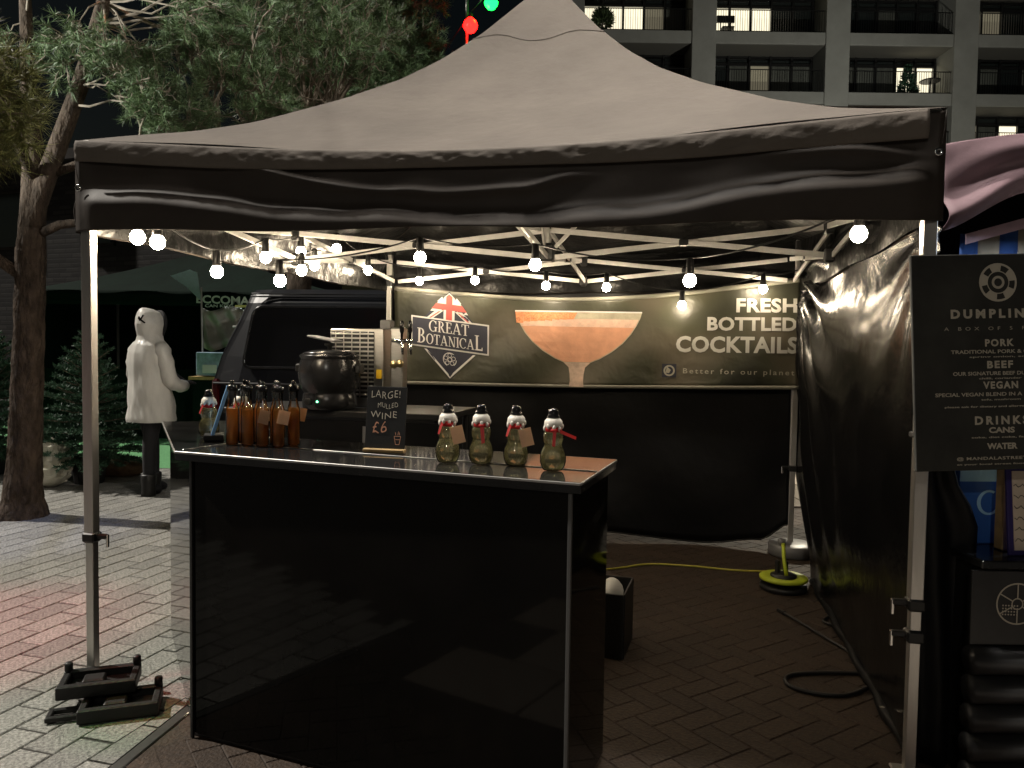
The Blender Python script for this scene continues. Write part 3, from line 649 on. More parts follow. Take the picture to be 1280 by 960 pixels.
t2 = [(-2.65, 9.4, -.02), (-2.62, 9.4, 1.5), (-2.6, 9.4, 3.0), (-2.55, 9.35, 4.4), (-2.5, 9.3, 5.6), (-2.45, 9.3, 7.0)]
MB().tube(t2, [.2, .16, .14, .11, .08, .03], 12).build('trunk', 'bark', p2, True)
l2 = [[(-2.58, 9.4, 3.6), (-2.0, 9.2, 4.1), (-1.3, 9.0, 4.5)], [(-2.55, 9.4, 4.2), (-1.9, 9.2, 5.0), (-1.3, 9.0, 5.4)], [(-2.55, 9.4, 3.9), (-3.1, 9.2, 4.5), (-3.6, 9.0, 5.0)]]
for q in l2: MB().tube(q, [.06, .045, .02], 8).build('limb', 'bark', p2, True)
crown(p2, t2[3:]+l2[0]+l2[1]+l2[2], [(-1.75, 8.8, 4.50, .75, .55, .48, 52), (-1.25, 8.8, 4.75, .42, .5, .35, 24), (-2.5, 8.7, 4.4, .6, .5, .5, 26), (-2.1, 8.9, 5.25, .9, .6, .40, 30), (-1.25, 9.0, 5.5, .45, .5, .3, 12), (-3.2, 8.9, 4.9, .7, .6, .5, 20),
      (-1.05, 8.7, 4.35, .3, .4, .25, 12), (-2.2, 9.2, 6.3, 1.0, .8, .7, 24)], .095, .0032, 'needle', per=54, twigs=11, bare=.05)

def fir(label, loc, h, r, seed):
    rg = random.Random(seed); t = thing('fir_tree', label, 'tree', loc, 0, 'cut christmas trees for sale')
    wood = MB(); P = []; D = []; nl = 15
    wood.tube([(0, 0, .18), (0, 0, h)], [.035, .008], 7)
    for i in range(nl):
        f = i/(nl-1); z = .30+f*(h-.34); L = r*(1-f)**.85*(.75+.25*rg.random())+.10
        nb = 10 if f < .7 else 7
        for k in range(nb):
            a = 6.28*(k+rg.random()*.6)/nb+i*.7; lift = .10+.75*f
            e = Vector((math.cos(a), math.sin(a), lift-.28*(1-f))).normalized(); b0 = Vector((0, 0, z)); Lb = L*rg.uniform(.75, 1.1)
            wood.tube([b0, b0+e*Lb*.5+Vector((0, 0, -.02)), b0+e*Lb], [.008, .006, .003], 4, False)
            sd = e.cross(Vector((0, 0, 1))).normalized()
            subs = [(b0, b0+e*Lb)]
            for q in range(int(3+Lb*9)):
                g = rg.uniform(.25, .95); s_ = rg.choice((-1, 1)); st_ = b0+e*Lb*g; subs.append((st_, st_+(e*.8+sd*s_*.7+Vector((0, 0, rg.gauss(0, .12)))).normalized()*Lb*(1-g*.75)*.42))
            for (s0, s1) in subs:
                ln = (s1-s0).length
                for _ in range(int(ln*260)):
                    c = s0.lerp(s1, rg.random()); dd = (s1-s0).normalized()
                    v = dd*.6+Vector((rg.gauss(0, .6), rg.gauss(0, .6), rg.gauss(.25, .5))); P.append(c+Vector(loc)); D.append(v)
    needle_mesh('foliage', P, D, .045, .008, 'needle_fir', t); part(wood, 'trunk', 'twig', t)
    part(MB().lathe([(.14, 0), (.17, .22), (.18, .24), (.16, .24)], n=14), 'pot', 'bin', t)
    return t
fir('potted fir with upright top shoots standing behind the tent leg', (-4.42, 8.0, 0), 1.56, .66, 1)
fir('fir tree standing beyond the rough pine trunk', (-5.75, 8.5, 0), 1.55, .62, 2)
sk = thing('plastic_bag', 'crumpled clear plastic bag slumped beside the potted fir', 'bag', (-4.68, 7.75, 0))
b_ = MB(); b_.sphere((0, 0, .17), .2, 22, 16, .85, 1.05, .8)
for i, p in enumerate(b_.v):
    k = 1+.22*wave(p[0]*6, p[2]*6+p[1]*5, 5); b_.v[i] = (p[0]*k+.3*max(0, p[2]-.2), p[1]*k, max(0.0, p[2]*k+(.12 if p[2] > .28 else 0)))
part(b_, 'bag', 'bag_clear', sk)
mo = thing('burlap_sack', 'brown burlap sack lying on the paving behind the tent leg', 'sack', (-4.35, 8.45, 0))
b_ = MB(); b_.sphere((0, 0, .1), .22, 20, 12, .55, 1.5, .8)
for i, p in enumerate(b_.v): k = 1+.12*wave(p[0]*5, p[1]*5+p[2]*4, 8); b_.v[i] = (p[0]*k, p[1]*k, max(0, p[2]*k))
part(b_, 'sack', 'sack', mo, True)

# ================================================================== COCKTAIL TENT
FL, FR, RR, RL = (Vector(p) for p in ((-1.73, 3.147), (1.392, 2.60), (2.05, 5.56), (-.98, 6.12)))
CT = (FL+FR+RR+RL)/4; E1 = (FR-FL).normalized(); E2 = (RR-FR).normalized(); YAW = math.atan2(E1.y, E1.x)
tent = thing('gazebo', 'black pop-up gazebo with a peaked taupe roof over the cocktail bar', 'gazebo', (CT.x, CT.y, 0))
ZE = 2.265
def eave(p): d = (p-CT); return p+d.normalized()*.046
OC = [eave(p) for p in (FL, FR, RR, RL)]
TZ = ([0, .1, .19, .31, .49, .62, .72, .83, .94, 1.0], [0, .055, .105, .195, .37, .52, .665, .86, 1.09, 1.17])
def roofz(t): return ZE+interp(t, *TZ)
def sag(s): return .085*math.sin(math.pi*s)**1.2
def roof_fn(a, b, off=0.0, seed=1):
    def fn(s, t):
        p = a.lerp(b, s).lerp(CT, t*.985); z = roofz(t)-sag(s)*(1-t)**1.4-off
        z += .012*wave(s*2.2, t*1.8, seed)*(1-t)*math.sin(math.pi*min(1, s*1.0))+.006*math.sin(s*9+t*14)*(1-t)**3
        return (p.x, p.y, z)
    return fn
cn = MB(); li = MB()
for k in range(4):
    a, b = OC[k], OC[(k+1) % 4]
    cn.grid(roof_fn(a, b, 0, 1+k), 44, 34); li.grid(roof_fn(a, b, .012, 1+k), 30, 20, True)
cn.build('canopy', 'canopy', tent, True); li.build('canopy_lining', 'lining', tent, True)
MB().lathe([(.10, -.02), (.06, .05), (.02, .075), (.0, .08)], (CT.x, CT.y, ZE+1.13), 20).build('peak_cap', 'canopy', tent, True)
sf = roof_fn(OC[0], OC[1], -.004, 1)
MB().tube([sf(i/24, .80+.015*math.sin(i*.4)) for i in range(25)], .0018, 5).build('roof_seam', 'canopy', tent)
# eave strip and valance on each side
def side_cloth(a, b, front, seed):
    d = (b-a); n = Vector((d.y, -d.x)).normalized()       # outward
    L = d.length
    def strip(s, v):
        s2 = lerp(.004 if front else .03, .982 if front else .97, s); p = a.lerp(b, s2); top = ZE-sag(s2)-.002
        hgt = sinterp(s2, [0, .12, .5, .8, 1], [.082, .085, .062, .085, .095])
        o = .014+.008*math.sin(math.pi*v)**.8+(.0045*wave(s2*9, v*1.3, seed)+.0035*wave(s2*26, v*2.5+s2*9, seed+3)+.003*wave(s2*55+v*2, v*3, seed+5)*sm(abs(s2-.42), .45, .1))*math.sin(math.pi*v)
        p = p+n*o; return (p.x, p.y, top-v*hgt)
    MB().sheet(strip, 260 if front else 60, 10, .004, (-n.x, -n.y, 0)).build('eave_strip', 'canopy', tent, True)
    def val(s, v):
        p = a.lerp(b, s); top = ZE-sag(s)-.008; bot = 1.903-.012*math.sin(math.pi*s)+.006*math.sin(s*17)
        z = lerp(top, bot, v); h = (z-bot)/(ZE-.05-bot)
        if front:
            hl = sinterp(s, [0, .07, .36, .52, .66, .9, 1], [.52, .50, .26, .17, .24, .50, .58]); env = sm(s, .0, .035)*sm(1-s, .0, .035)
            ox = -.012*env*sm(h, hl-.05, 1)+(.044*env)*sm(hl+.10-h, 0, .30)*(1-.55*sm(hl-h, .12, .6))
            hl2 = sinterp(s, [0, .14, .42, .47, .56, .62, 1], [.9, .88, .44, .40, .44, .58, .9]); ox += .016*math.exp(-((h-hl2)/.05)**2)*sm(s, .1, .2)*sm(.66-s, 0, .08)
            hl3 = sinterp(s, [0, .8, .9, 1], [.6, .72, .76, .66]); ox += .012*math.exp(-((h-hl3)/.05)**2)*sm(s, .8, .88)*sm(1-s, 0, .06)
            ox += .004*wave(s*6, h*1.5, seed)*env
        else: ox = .03*wave(s*3, h*1.1, seed)*math.sin(math.pi*h if h < 1 else 0)
        p = p+n*ox; return (p.x, p.y, z)
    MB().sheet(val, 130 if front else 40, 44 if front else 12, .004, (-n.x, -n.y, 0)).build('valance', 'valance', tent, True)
    MB().grid(lambda s, v: (lambda q: (q[0]-n.x*.02, q[1]-n.y*.02, q[2]+.004))(val(lerp(.01, .99, s), v)), 40, 10).build('valance_lining', 'lining', tent, True)
    return n
for k in range(4): side_cloth(OC[k], OC[(k+1) % 4], k == 0, 11+k)
nF = Vector((E1.y, -E1.x))
def grommet(s, z):
    p = OC[0].lerp(OC[1], s)+nF*.012; q = Vector((nF.x, nF.y, 0)).to_track_quat('Z', 'Y').to_matrix().to_4x4(); q.translation = (p.x, p.y, z)
    mb = MB(); mb.lathe([(.006, 0), (.013, .0), (.014, .004), (.011, .006), (.006, .004)], n=14, caps=False); mb.v = [tuple(q @ Vector(v)) for v in mb.v]; mb.build('grommet', 'chrome', tent, True)
grommet(.008, 2.075); grommet(.992, 2.12)
# legs
def leg(p, zc, collars, lever=1):
    M = YAW
    lg = MB().box((p.x, p.y, lerp(zc, 2.27, .5)), (.043, .043, 2.27-zc), M, .004).build('leg', 'alu', tent)
    MB().box((p.x, p.y, (zc+.1)/2), (.035, .035, zc+.1-.012), M, .003).build('inner_leg', 'alu', lg)
    for z in collars:
        MB().box((p.x, p.y, z), (.056, .056, .045), M, .008).build('collar', 'black_plastic', lg)
        q = p+E1*.05*lever
        MB().box((q.x, q.y, z+.004), (.045, .022, .02), M, .004).build('collar_button', 'black_plastic', lg)
        q = p+E1*.072*lever
        MB().box((q.x, q.y, z-.014), (.010, .014, .055), M, .003).build('lever', 'chrome', lg)
    MB().box((p.x, p.y, .006), (.1, .1, .012), M, .003).build('foot_plate', 'steel', lg)
    MB().box((p.x, p.y, 1.985), (.05, .05, .09), M, .006).build('slider', 'black_plastic', lg)
    MB().box((p.x, p.y, 2.225), (.05, .05, .08), M, .006).build('top_bracket', 'black_plastic', lg)
leg(FL, .66, [.655]); leg(FR, .60, [.60, .49], -1); leg(RL, .62, [.62]); leg(RR, .62, [.62], -1)
# scissor trusses
ZL, ZU = 1.975, 2.125
def xtruss(a, b, off):
    d = (b-a); n = Vector((d.y, -d.x)).normalized(); a2, b2 = a+d.normalized()*.03, b-d.normalized()*.03
    for k, (z0, z1) in enumerate(((ZL, ZU), (ZU, ZL))):
        o = n*(off+(.014 if k else -.014)); p, q = a2+o, b2+o
        MB().bar((p.x, p.y, z0), (q.x, q.y, z1), .012, .030).build('truss_bar', 'bar', tent)
    m = (a+b)/2; MB().box((m.x, m.y, (ZL+ZU)/2), (.05, .05, .035), YAW, .006).build('truss_joint', 'black_plastic', tent)
def mid_bracket(p):
    for z in (ZL, ZU): MB().box((p.x, p.y, z), (.05, .05, .075), YAW, .008).build('truss_bracket', 'black_plastic', tent)
mids = []
IN = [p+(CT-p).normalized()*.075 for p in (FL, FR, RR, RL)]
for a, b in zip(IN, IN[1:]+IN[:1]):
    m = (a+b)/2; mids.append(m); mid_bracket(m); xtruss(a, m, 0); xtruss(m, b, 0)
for m in mids: xtruss(m, CT, 0)
MB().box((CT.x, CT.y, 2.0), (.09, .09, .10), YAW, .01).build('centre_bracket', 'black_plastic', tent)
MB().box((CT.x, CT.y, 2.70), (.032, .032, 1.36), YAW, .003).build('centre_pole', 'bar', tent)
for m in mids:
    d = (m-CT).normalized()*.05; e = CT+(m-CT)*.28
    MB().bar((CT.x+d.x, CT.y+d.y, 2.03), (e.x, e.y, 2.42), .012, .022).build('brace', 'bar', tent)

# walls of cloth hung from the frame
def hang_dir(a, b): d = (b-a).normalized(); return Vector((d.y, -d.x))
nB = hang_dir(RL, RR)                       # towards the camera
bwl = thing('back_curtain', 'black sheet hung across the rear of the gazebo behind the banner', 'curtain', ((RL.x+RR.x)/2, (RL.y+RR.y)/2, 0))
def backfn(u, v):
    p = (RL-E1*.03).lerp(RR+E1*.01, u)-nB*.055; zb = sinterp(u, [0, .55, .8, .93, 1.0], [.06, .07, .02, .07, .20]); z = lerp(zb, 2.2, v)
    o = .028*wave(u*3.0, v*1.6, 21)+.03*math.sin(math.pi*u)*(1-v); p = p+nB*o-nB*.03; return (p.x, p.y, z)
MB().sheet(backfn, 70, 40, .003, (-nB.x, -nB.y, 0)).build('sheet', 'pvc_back', bwl, True)
MB().tube([backfn(i/60, 0) for i in range(61)], .006, 5).build('hem', 'pvc_back', bwl)
nR = -hang_dir(FR, RR)                      # towards the inside (left)
rwl = thing('side_curtain', 'shiny black plastic sheet gathered along the right side of the gazebo', 'curtain', ((FR.x+RR.x)/2, (FR.y+RR.y)/2, 0))
def rightfn(u, v):
    z = lerp(.015, 2.12, v); vm = 1.02 if z > .62 else lerp(.76, 1.02, sm(z, .12, .66)**.9)
    p = FR.lerp(RR, lerp(.012, vm, u))-nR*.028
    du, dz = (u-.93)*3.0, (z-1.98); r = math.hypot(du, dz)+1e-4; a = math.atan2(dz, du)
    o = .07*math.sin(a*17+.8*math.sin(r*5))*math.exp(-r*1.15)*sm(r, .02, .25)
    du2 = (u-.04)*3.0; r2 = math.hypot(du2, z-1.9)+1e-4; o += .016*math.sin(math.atan2(z-1.9, du2)*13)*math.exp(-r2*1.8)
    o += .018*wave(u*3.2, v*2.2, 31)+.05*math.sin(math.pi*v)*math.sin(math.pi*u)*.4-.05*sm(.25, z, 0)*0
    o = max(o, -.03) if u < .25 else o
    p = p+nR*o; return (p.x, p.y, z)
MB().sheet(rightfn, 110, 80, .003, (-nR.x, -nR.y, 0)).build('sheet', 'pvc', rwl, True)
MB().tube([(*((FR.lerp(RR, .02+i/40*.72))-nR*(.03+.006*math.sin(i*.7))), .022) for i in range(41)], [.020+.003*math.sin(i*1.1) for i in range(41)], 8).build('hem_roll', 'pvc_back', rwl, True)
for t_ in (.12, .57):
    p = FR.lerp(RR, t_)+nR*.0; MB().lathe([(.004, 0), (.011, 0), (.012, .003), (.004, .004)], (p.x, p.y, .07), 12).build('grommet', 'chrome', rwl)
q = FR+E1*.055
ocn = thing('outer_flap', 'loose black plastic flap hanging outside the right front leg', 'curtain', (q.x, q.y, 0))
MB().sheet(lambda u, v: (FR.x+.05+u*sinterp(v, [0, .35, .5, .62, .8, 1], [.16, .17, .19, .10, .08, .07])+.008*math.sin(v*9), FR.y+.06+.02*math.sin(u*9+v*5), lerp(.0, 1.72, v)), 12, 24, .003, (0, 1, 0)).build('sheet', 'pvc_back', ocn, True)

# banner
BA, BB = Vector((-.934, 6.061)), Vector((2.061, 5.507)); bL = (BB-BA).length
ban = thing('banner', 'long green printed banner with a cocktail glass hung on the black back curtain', 'banner', ((BA.x+BB.x)/2, (BA.y+BB.y)/2, 1.17))
def btop(u): return lerp(1.938, 2.001, u)-.115*math.sin(math.pi*u)**1.1
def bbot(u): return lerp(1.171, 1.196, u)-.01*math.sin(math.pi*u)
def bsurf(u, z, d=0.0):
    p = BA.lerp(BB, u)+nB*(.012*math.sin(u*11+z*3)+.008*math.sin(u*23-z*9)+d); return (p.x, p.y, z)
MB().sheet(lambda u, v: bsurf(u, lerp(bbot(u), btop(u), v)), 90, 16, .002, (-nB.x, -nB.y, 0)).build('sheet', 'banner_print', ban, True)
for w0, w1, nm in ((0, .035, 'bottom_hem'), (.955, 1, 'top_hem')):
    MB().sheet(lambda u, v: bsurf(u, lerp(bbot(u), btop(u), lerp(w0, w1, v)), .0025), 90, 1, .001, (-nB.x, -nB.y, 0)).build(nm, 'banner_edge', ban, True)
zk = 1.0                                    # print coordinates: u along, metres up
bf = lambda d0: (lambda u, z, d=0: bsurf(u, z, .004+d0+d))
def usub(poly, k=6):
    return poly
U0, Wm = .1475, bL
def LG(x, y): return (U0+x/Wm, 1.56-.075*x/.62+y)          # logo-local metres -> (u, z)
def rcs(x0, y0, x1, y1, n=18): return [rc(lerp(x0, x1, k/n), y0, lerp(x0, x1, (k+1)/n), y1)[0] for k in range(n)]
def tri_strips(xa, xb, xt, y0, yt, n=18):
    h = lambda x: lerp(y0, yt, (x-xa)/(xt-xa) if x < xt else (xb-x)/(xb-xt)); X = sorted([lerp(xa, xb, k/n) for k in range(n+1)]+[xt])
    return [[(a, y0), (b, y0), (b, h(b)), (a, h(a))] for a, b in zip(X[:-1], X[1:]) if b-a > 1e-6]
def lflat(nm, polys, mt, d, step=0): return flat(nm, [[LG(*p) for p in q] for q in polys], bf(d), mt, ban, step)
lflat('logo_diamond', tri_strips(-.22, .21, 0, .10, .338), 'logo_navy', 0); lflat('logo_diamond', tri_strips(-.215, .22, .005, -.10, -.348), 'logo_navy', 0)
lflat('logo_panel_edge', rcs(-.312, -.118, .318, .118, 36), 'logo_white', .0015)
lflat('logo_panel', rcs(-.300, -.106, .306, .106, 36), 'logo_navy', .0055)
lflat('logo_chevron', [[(-.20, -.13), (-.18, -.13), (.005, -.315), (.005, -.337)], [(.21, -.13), (.19, -.13), (.005, -.315), (.005, -.337)]], 'logo_white', .0012)
# flag inside the upper triangle
lflat('flag_white', [[(-.045, .115), (.045, .115), (.045, .285), (0, .325), (-.045, .285)], [(-.155, .172), (.155, .172), (.085, .255), (-.085, .255)], [(-.185, .115), (-.135, .115), (-.045, .185), (-.105, .185)], [(.185, .115), (.135, .115), (.045, .185), (.105, .185)], [(-.10, .25), (-.06, .29), (-.03, .25)], [(.10, .25), (.06, .29), (.03, .25)]], 'logo_white', .0012, .00008)
lflat('flag_red', [[(-.025, .115), (.025, .115), (.025, .295), (0, .315), (-.025, .295)], [(-.145, .19), (.145, .19), (.105, .237), (-.105, .237)], [(-.165, .116), (-.15, .116), (-.07, .175), (-.085, .175)], [(.165, .116), (.15, .116), (.07, .175), (.085, .175)]], 'flag_red', .0026, .00008)
lfn = lambda d0: (lambda x, y, d=0: bf(d0)(*LG(x, y), d))
serif_line([(c, .012, .085) for c in 'GREAT'], -.165, .165, lfn(.0085), 'logo_word', 'logo_white', ban)
serif_line([('B', -.088, .115)]+[(c, -.088, .078) for c in 'OTANICA']+[('L', -.088, .115)], -.262, .272, lfn(.0085), 'logo_word', 'logo_white', ban)
rose = arc(.005, -.19, .055, .055, 0, 360, .006, .006, 28)+arc(.005, -.19, .018, .018, 0, 360, .005, .005, 16)
for k in range(5): a = R_(90+72*k); rose += arc(.005+.033*math.cos(a), -.19+.033*math.sin(a), .017, .017, 0, 360, .004, .004, 14)
lflat('logo_rose', rose, 'logo_white', .0016, .00006)
# cocktail glass print
def bowl(y): return sinterp(y, [0, .08, .2, .35, .45], [.0, .0, .0, .0, .0])
GU = .4745; GZ = 1.747
prof = [(.478, 0), (.466, -.045), (.44, -.10), (.40, -.165), (.34, -.235), (.26, -.30), (.17, -.355), (.10, -.385), (.062, -.42), (.053, -.47), (.05, -.52), (.055, -.565)]
def bowlpoly(a, b, inset=0):
    pr_ = [p for p in prof if b <= p[1] <= a]; return pr_
def GP(x, y): return (GU+x/Wm, GZ-.01*x+y)
def strip_poly(pts, inset): 
    out = []
    for (x0, y0), (x1, y1) in zip(pts[:-1], pts[1:]):
        n = 8
        for k in range(n): a, b = -1+2*k/n, -1+2*(k+1)/n; out.append([GP((x0-inset)*a, y0), GP((x0-inset)*b, y0), GP((x1-inset)*b, y1), GP((x1-inset)*a, y1)])
    return out
flat('glass_bowl', strip_poly(prof[:8], 0), bf(0), 'drink_glass', ban)
flat('drink', strip_poly([(.45, -.06)]+[(x-.006, y+.004) for x, y in prof[2:8]], 0), bf(.0012), 'drink', ban)
flat('drink_foam', strip_poly([(.452, -.055), (.428, -.115)], 0), bf(.0022), 'drink_foam', ban)
flat('glass_stem', strip_poly(prof[7:], 0), bf(.0012), 'stem_glass', ban)
flat('salt_rim', [[GP(-.478+k*.06, .003), GP(-.478+(k+1)*.06, .003), GP(-.468+(k+1)*.055, -.055-.015*random.random()-.03*max(0, 5-k)/5), GP(-.466+k*.055, -.06-.03*max(0, 5-k)/5)] for k in range(8)], bf(.0034), 'drink_salt', ban)
flat('glass_rim', [[GP(-.478+k*.0956, .004), GP(-.478+(k+1)*.0956, .004), GP(-.478+(k+1)*.0956, -.006), GP(-.478+k*.0956, -.006)] for k in range(10)], bf(.0046), 'logo_white', ban)
put_text('slogan_word', 'FRESH', .852, .990, 1.745, 1.848, bf(.001), 'print_white', ban, .035, 1.05)
put_text('slogan_word', 'BOTTLED', .786, .990, 1.612, 1.712, bf(.001), 'print_white', ban, .035, 1.05)
put_text('slogan_word', 'COCKTAILS', .714, .994, 1.452, 1.572, bf(.001), 'print_white', ban, .035, 1.05)
put_text('slogan_line', 'Better for our planet', .732, .988, 1.285, 1.335, bf(.001), 'print_grey', ban, .005, 1.35)
flat('planet_square', rc(.682, 1.265, .716, 1.365), bf(.0008), 'logo_navy', ban)
flat('planet_mark', arc(.699, 1.315, .0135, .041, 0, 360, .004, .012, 20)+[[(.690, 1.30), (.699, 1.296), (.703, 1.32), (.694, 1.345)]], bf(.0018), 'print_grey', ban, .00008)

# festoon lights
def festoon(label, bulbs, ends):
    t = thing('festoon_lights', label, 'string lights', bulbs[0], 0, None)
    tops = [Vector(b)+Vector((0, 0, .105)) for b in bulbs]; path = []
    pts = [Vector(ends[0])]+tops+[Vector(ends[1])]
    for a, b in zip(pts[:-1], pts[1:]):
        L = (b-a).length
        for k in range(8): s = k/8; p = a.lerp(b, s); path.append(p-Vector((0, 0, .18*min(L, .9)*s*(1-s))))
    path.append(pts[-1]); MB().tube(path, .0045, 6).build('cable', 'cable', t, True)
    for b in bulbs:
        b = Vector(b); h = MB().lathe([(.012, .105), (.017, .10), (.019, .06), (.021, .035), (.021, .028)], b, 12).build('lamp_holder', 'black_plastic', t, True)
        MB().lathe([(.006, -.0305), (.018, -.026), (.027, -.014), (.0305, 0), (.028, .013), (.02, .025), (.015, .032)], b, 14).build('bulb', 'bulb', h, True)
    return t
festoon('string of lit bulbs around the left and rear rails of the gazebo', [(-1.606, 3.300, 1.908), (-1.521, 3.300, 1.889), (-1.460, 3.800, 1.815), (-1.365, 4.250, 1.940), (-1.281, 4.650, 2.023), (-1.168, 5.100, 2.102), (-1.046, 5.550, 2.009), (-.714, 5.86, 1.964), (-.287, 5.77, 1.967), (.240, 5.68, 1.928), (.676, 5.60, 1.915), (1.202, 5.49, 1.785), (1.754, 5.42, 1.902)], ((-1.70, 3.12, 2.05), (2.03, 5.52, 2.05)))
festoon('string of larger looking bulbs across the middle of the gazebo to the right leg', [(-1.238, 4.800, 1.958), (-1.235, 4.500, 1.898), (-1.18, 3.90, 1.784), (-.485, 4.0, 1.922), (.109, 3.90, 1.882), (.822, 3.60, 1.785), (1.300, 2.92, 1.905)], ((-1.22, 5.0, 2.08), (1.38, 2.63, 2.06)))

# ================================================================== BAR COUNTER
P0, P1, P2, P3, P4, P5 = (Vector(p) for p in ((-1.215, 2.765), (.203, 2.210), (.372, 2.70), (-1.00, 3.24), (-1.30, 3.98), (-1.745, 3.83)))
bar = thing('bar_counter', 'glossy black folding bar counter with silver edge trim in front of the gazebo', 'counter', (-.5, 2.75, 0))
ZT = 1.071
tp_ = [P0, P1, P2, P3, P4, P5]; cc = Vector((-.75, 2.95))
MB().prism([tuple(p) for p in tp_], ZT-.035, ZT-.002).build('worktop', 'gloss_top', bar)
for a, b in zip(tp_, tp_[1:]+tp_[:1]):
    MB().bar((a.x, a.y, ZT-.006), (b.x, b.y, ZT-.007), .008, .008).build('edge_trim', 'trim', bar)
a, b = P0.lerp(P3, .45)+Vector((.05, 0)), P1.lerp(P2, .42); MB().bar((a.x, a.y, ZT-.0005), (b.x, b.y, ZT-.0005), .006, .003).build('worktop_seam', 'steel', bar)
a, b = P0+Vector((.02, .02)), P3; MB().bar((a.x, a.y, ZT-.0005), (b.x, b.y, ZT-.0005), .005, .003).build('worktop_seam', 'steel', bar)
def inset(p, k=.038): d = (cc-p); return p+d.normalized()*k
I0, I1, I2, I4, I5 = (inset(P0, .055), P1+Vector((-.03, .035)), P2+Vector((-.03, -.02)), P4+Vector((.0, -.03)), P5+Vector((.045, -.02)))
def panel(a, b, nm, z0=.02, z1=ZT-.036, th=.018, mt='gloss_black'):
    d = (b-a).normalized(); n = Vector((-d.y, d.x)); m = (a+b)/2+n*th/2
    return MB().box((m.x, m.y, (z0+z1)/2), ((b-a).length, th, z1-z0), math.atan2(d.y, d.x), .002).build(nm, mt, bar)
panel(I0, I1, 'front_panel'); panel(I1+(I2-I1).normalized()*.021, I2, 'end_panel'); panel(I5, I0+(I5-I0).normalized()*.022, 'wing_panel')
for p in (I0, I1):
    MB().box((p.x+(.004 if p is I1 else 0), p.y-.004, (ZT-.036)/2), (.012, .012, ZT-.04), math.atan2((P1-P0).y, (P1-P0).x), .002).build('corner_trim', 'lamp_grey' if p is I1 else 'black_plastic', bar)
d_ = (I1-I0); MB().bar((*(I0+d_*.0+Vector((.0, .03))), .012), (*(I1+Vector((0, .03))), .012), .03, .022).build('plinth', 'black_plastic', bar)
m_ = inset(P3, .1)
MB().box((m_.x+.35, m_.y-.13, .45), (1.1, .35, .02), math.atan2((P1-P0).y, (P1-P0).x)).build('inner_shelf', 'black_plastic', bar)

# bottles
def make_snowman(label, loc, rz, ribbon_tail, tagside, group):
    t = thing('snowman_bottle', label, 'bottle', loc, rz, group)
    k = 1.0
    body = [(.010, 0), (.024, .002), (.029, .010), (.0325, .026), (.033, .040), (.031, .056), (.026, .070), (.0225, .078), (.0235, .084), (.0265, .095), (.027, .106), (.0245, .118), (.019, .126), (.0175, .130), (.0205, .137), (.0225, .146), (.0215, .156), (.016, .164), (.011, .168), (.011, .172)]
    body = [(r*(1.26 if r > .012 else 1), z) for r, z in body]
    g = part(MB().lathe(body, n=28), 'glass', 'glass', t, True)
    liq = [(max(.004, r-.0028), z+.003) for r, z in body[:13]]
    part(MB().lathe(liq, n=24), 'liquid', 'liquid_pale', t, True)
    ic = MB(); ic.lathe([(.0288, .1405), (.0296, .147), (.0280, .157), (.0205, .1658), (.0115, .169)], n=24, caps=False)
    for q in range(9):
        a = 6.28*q/9; ic.sphere((.0278*math.cos(a), .0278*math.sin(a), .141-.004*(q % 3)), .0055, 8, 6, 1.6)
    part(ic, 'icing', 'icing', t, True)
    h = part(MB().lathe([(.0195, .167), (.0212, .169), (.0212, .173), (.0170, .176), (.0172, .184), (.0150, .192), (.009, .197), (.001, .199)], n=20), 'hat', 'hat', t, True)
    rb = MB(); rb.lathe([(.0250, .123), (.0278, .125), (.0278, .135), (.0258, .137)], n=20, caps=False)
    rb.sphere((.004, -.0290, .129), .008, 8, 6, .8, 1.4, .7)
    part(rb, 'ribbon', 'ribbon', t, True)
    if ribbon_tail == 'down': MB2 = MB().add([(.000, -.033, .130), (.013, -.033, .129), (.018, -.044, .075), (.008, -.045, .072)], [(0, 1, 2, 3)])
    elif ribbon_tail == 'side': MB2 = MB().add([(.022, -.025, .133), (.024, -.027, .121), (.074, -.031, .103), (.075, -.030, .112)], [(0, 1, 2, 3)]).add([(.003, -.033, .129), (.013, -.033, .128), (.010, -.042, .080), (.001, -.042, .082)], [(0, 1, 2, 3)])
    else: MB2 = MB().add([(-.025, -.019, .132), (-.017, -.025, .131), (-.028, -.034, .098), (-.034, -.030, .10)], [(0, 1, 2, 3)])
    part(MB2, 'ribbon_tail', 'ribbon', t)
    if tagside:
        x = .020*tagside; tg = MB().box((0, 0, 0), (.042, .0012, .058), 0, 0, Matrix.Translation((x+.012*tagside, -.0465, .098)) @ Matrix.Rotation(R_(-14*tagside), 4, 'Y') @ Matrix.Rotation(R_(-10), 4, 'X'))
        part(tg, 'gift_tag', 'kraft', t); part(MB().tube([(x*.6, -.030, .131), (x*.9, -.043, .122)], .0008, 4), 'string', 'icing', t)
    return t
G1 = 'snowman bottles in a row on the bar'
fx = math.atan2(-.342, .94)
make_snowman('snowman bottle with kraft tag next to the chalkboard end of the row', (-.213, 2.565, ZT), .1, 'up', 1, G1)
make_snowman('snowman bottle with a long red ribbon hanging straight down and no tag', (-.100, 2.545, ZT), -.1, 'down', 0, G1)
make_snowman('snowman bottle with kraft tag standing between two untagged snowmen', (.016, 2.520, ZT), .0, 'up', 1, G1)
make_snowman('snowman bottle with a red ribbon sticking out sideways at the bar end', (.133, 2.425, ZT), -.15, 'side', 0, G1)
make_snowman('snowman bottle with a red scarf standing beyond the blue card', (-1.265, 3.20, ZT), .2, 'up', 0, G1)
make_snowman('snowman bottle half hidden behind the amber bottles', (-1.165, 3.30, ZT), .1, 'up', 0, G1)
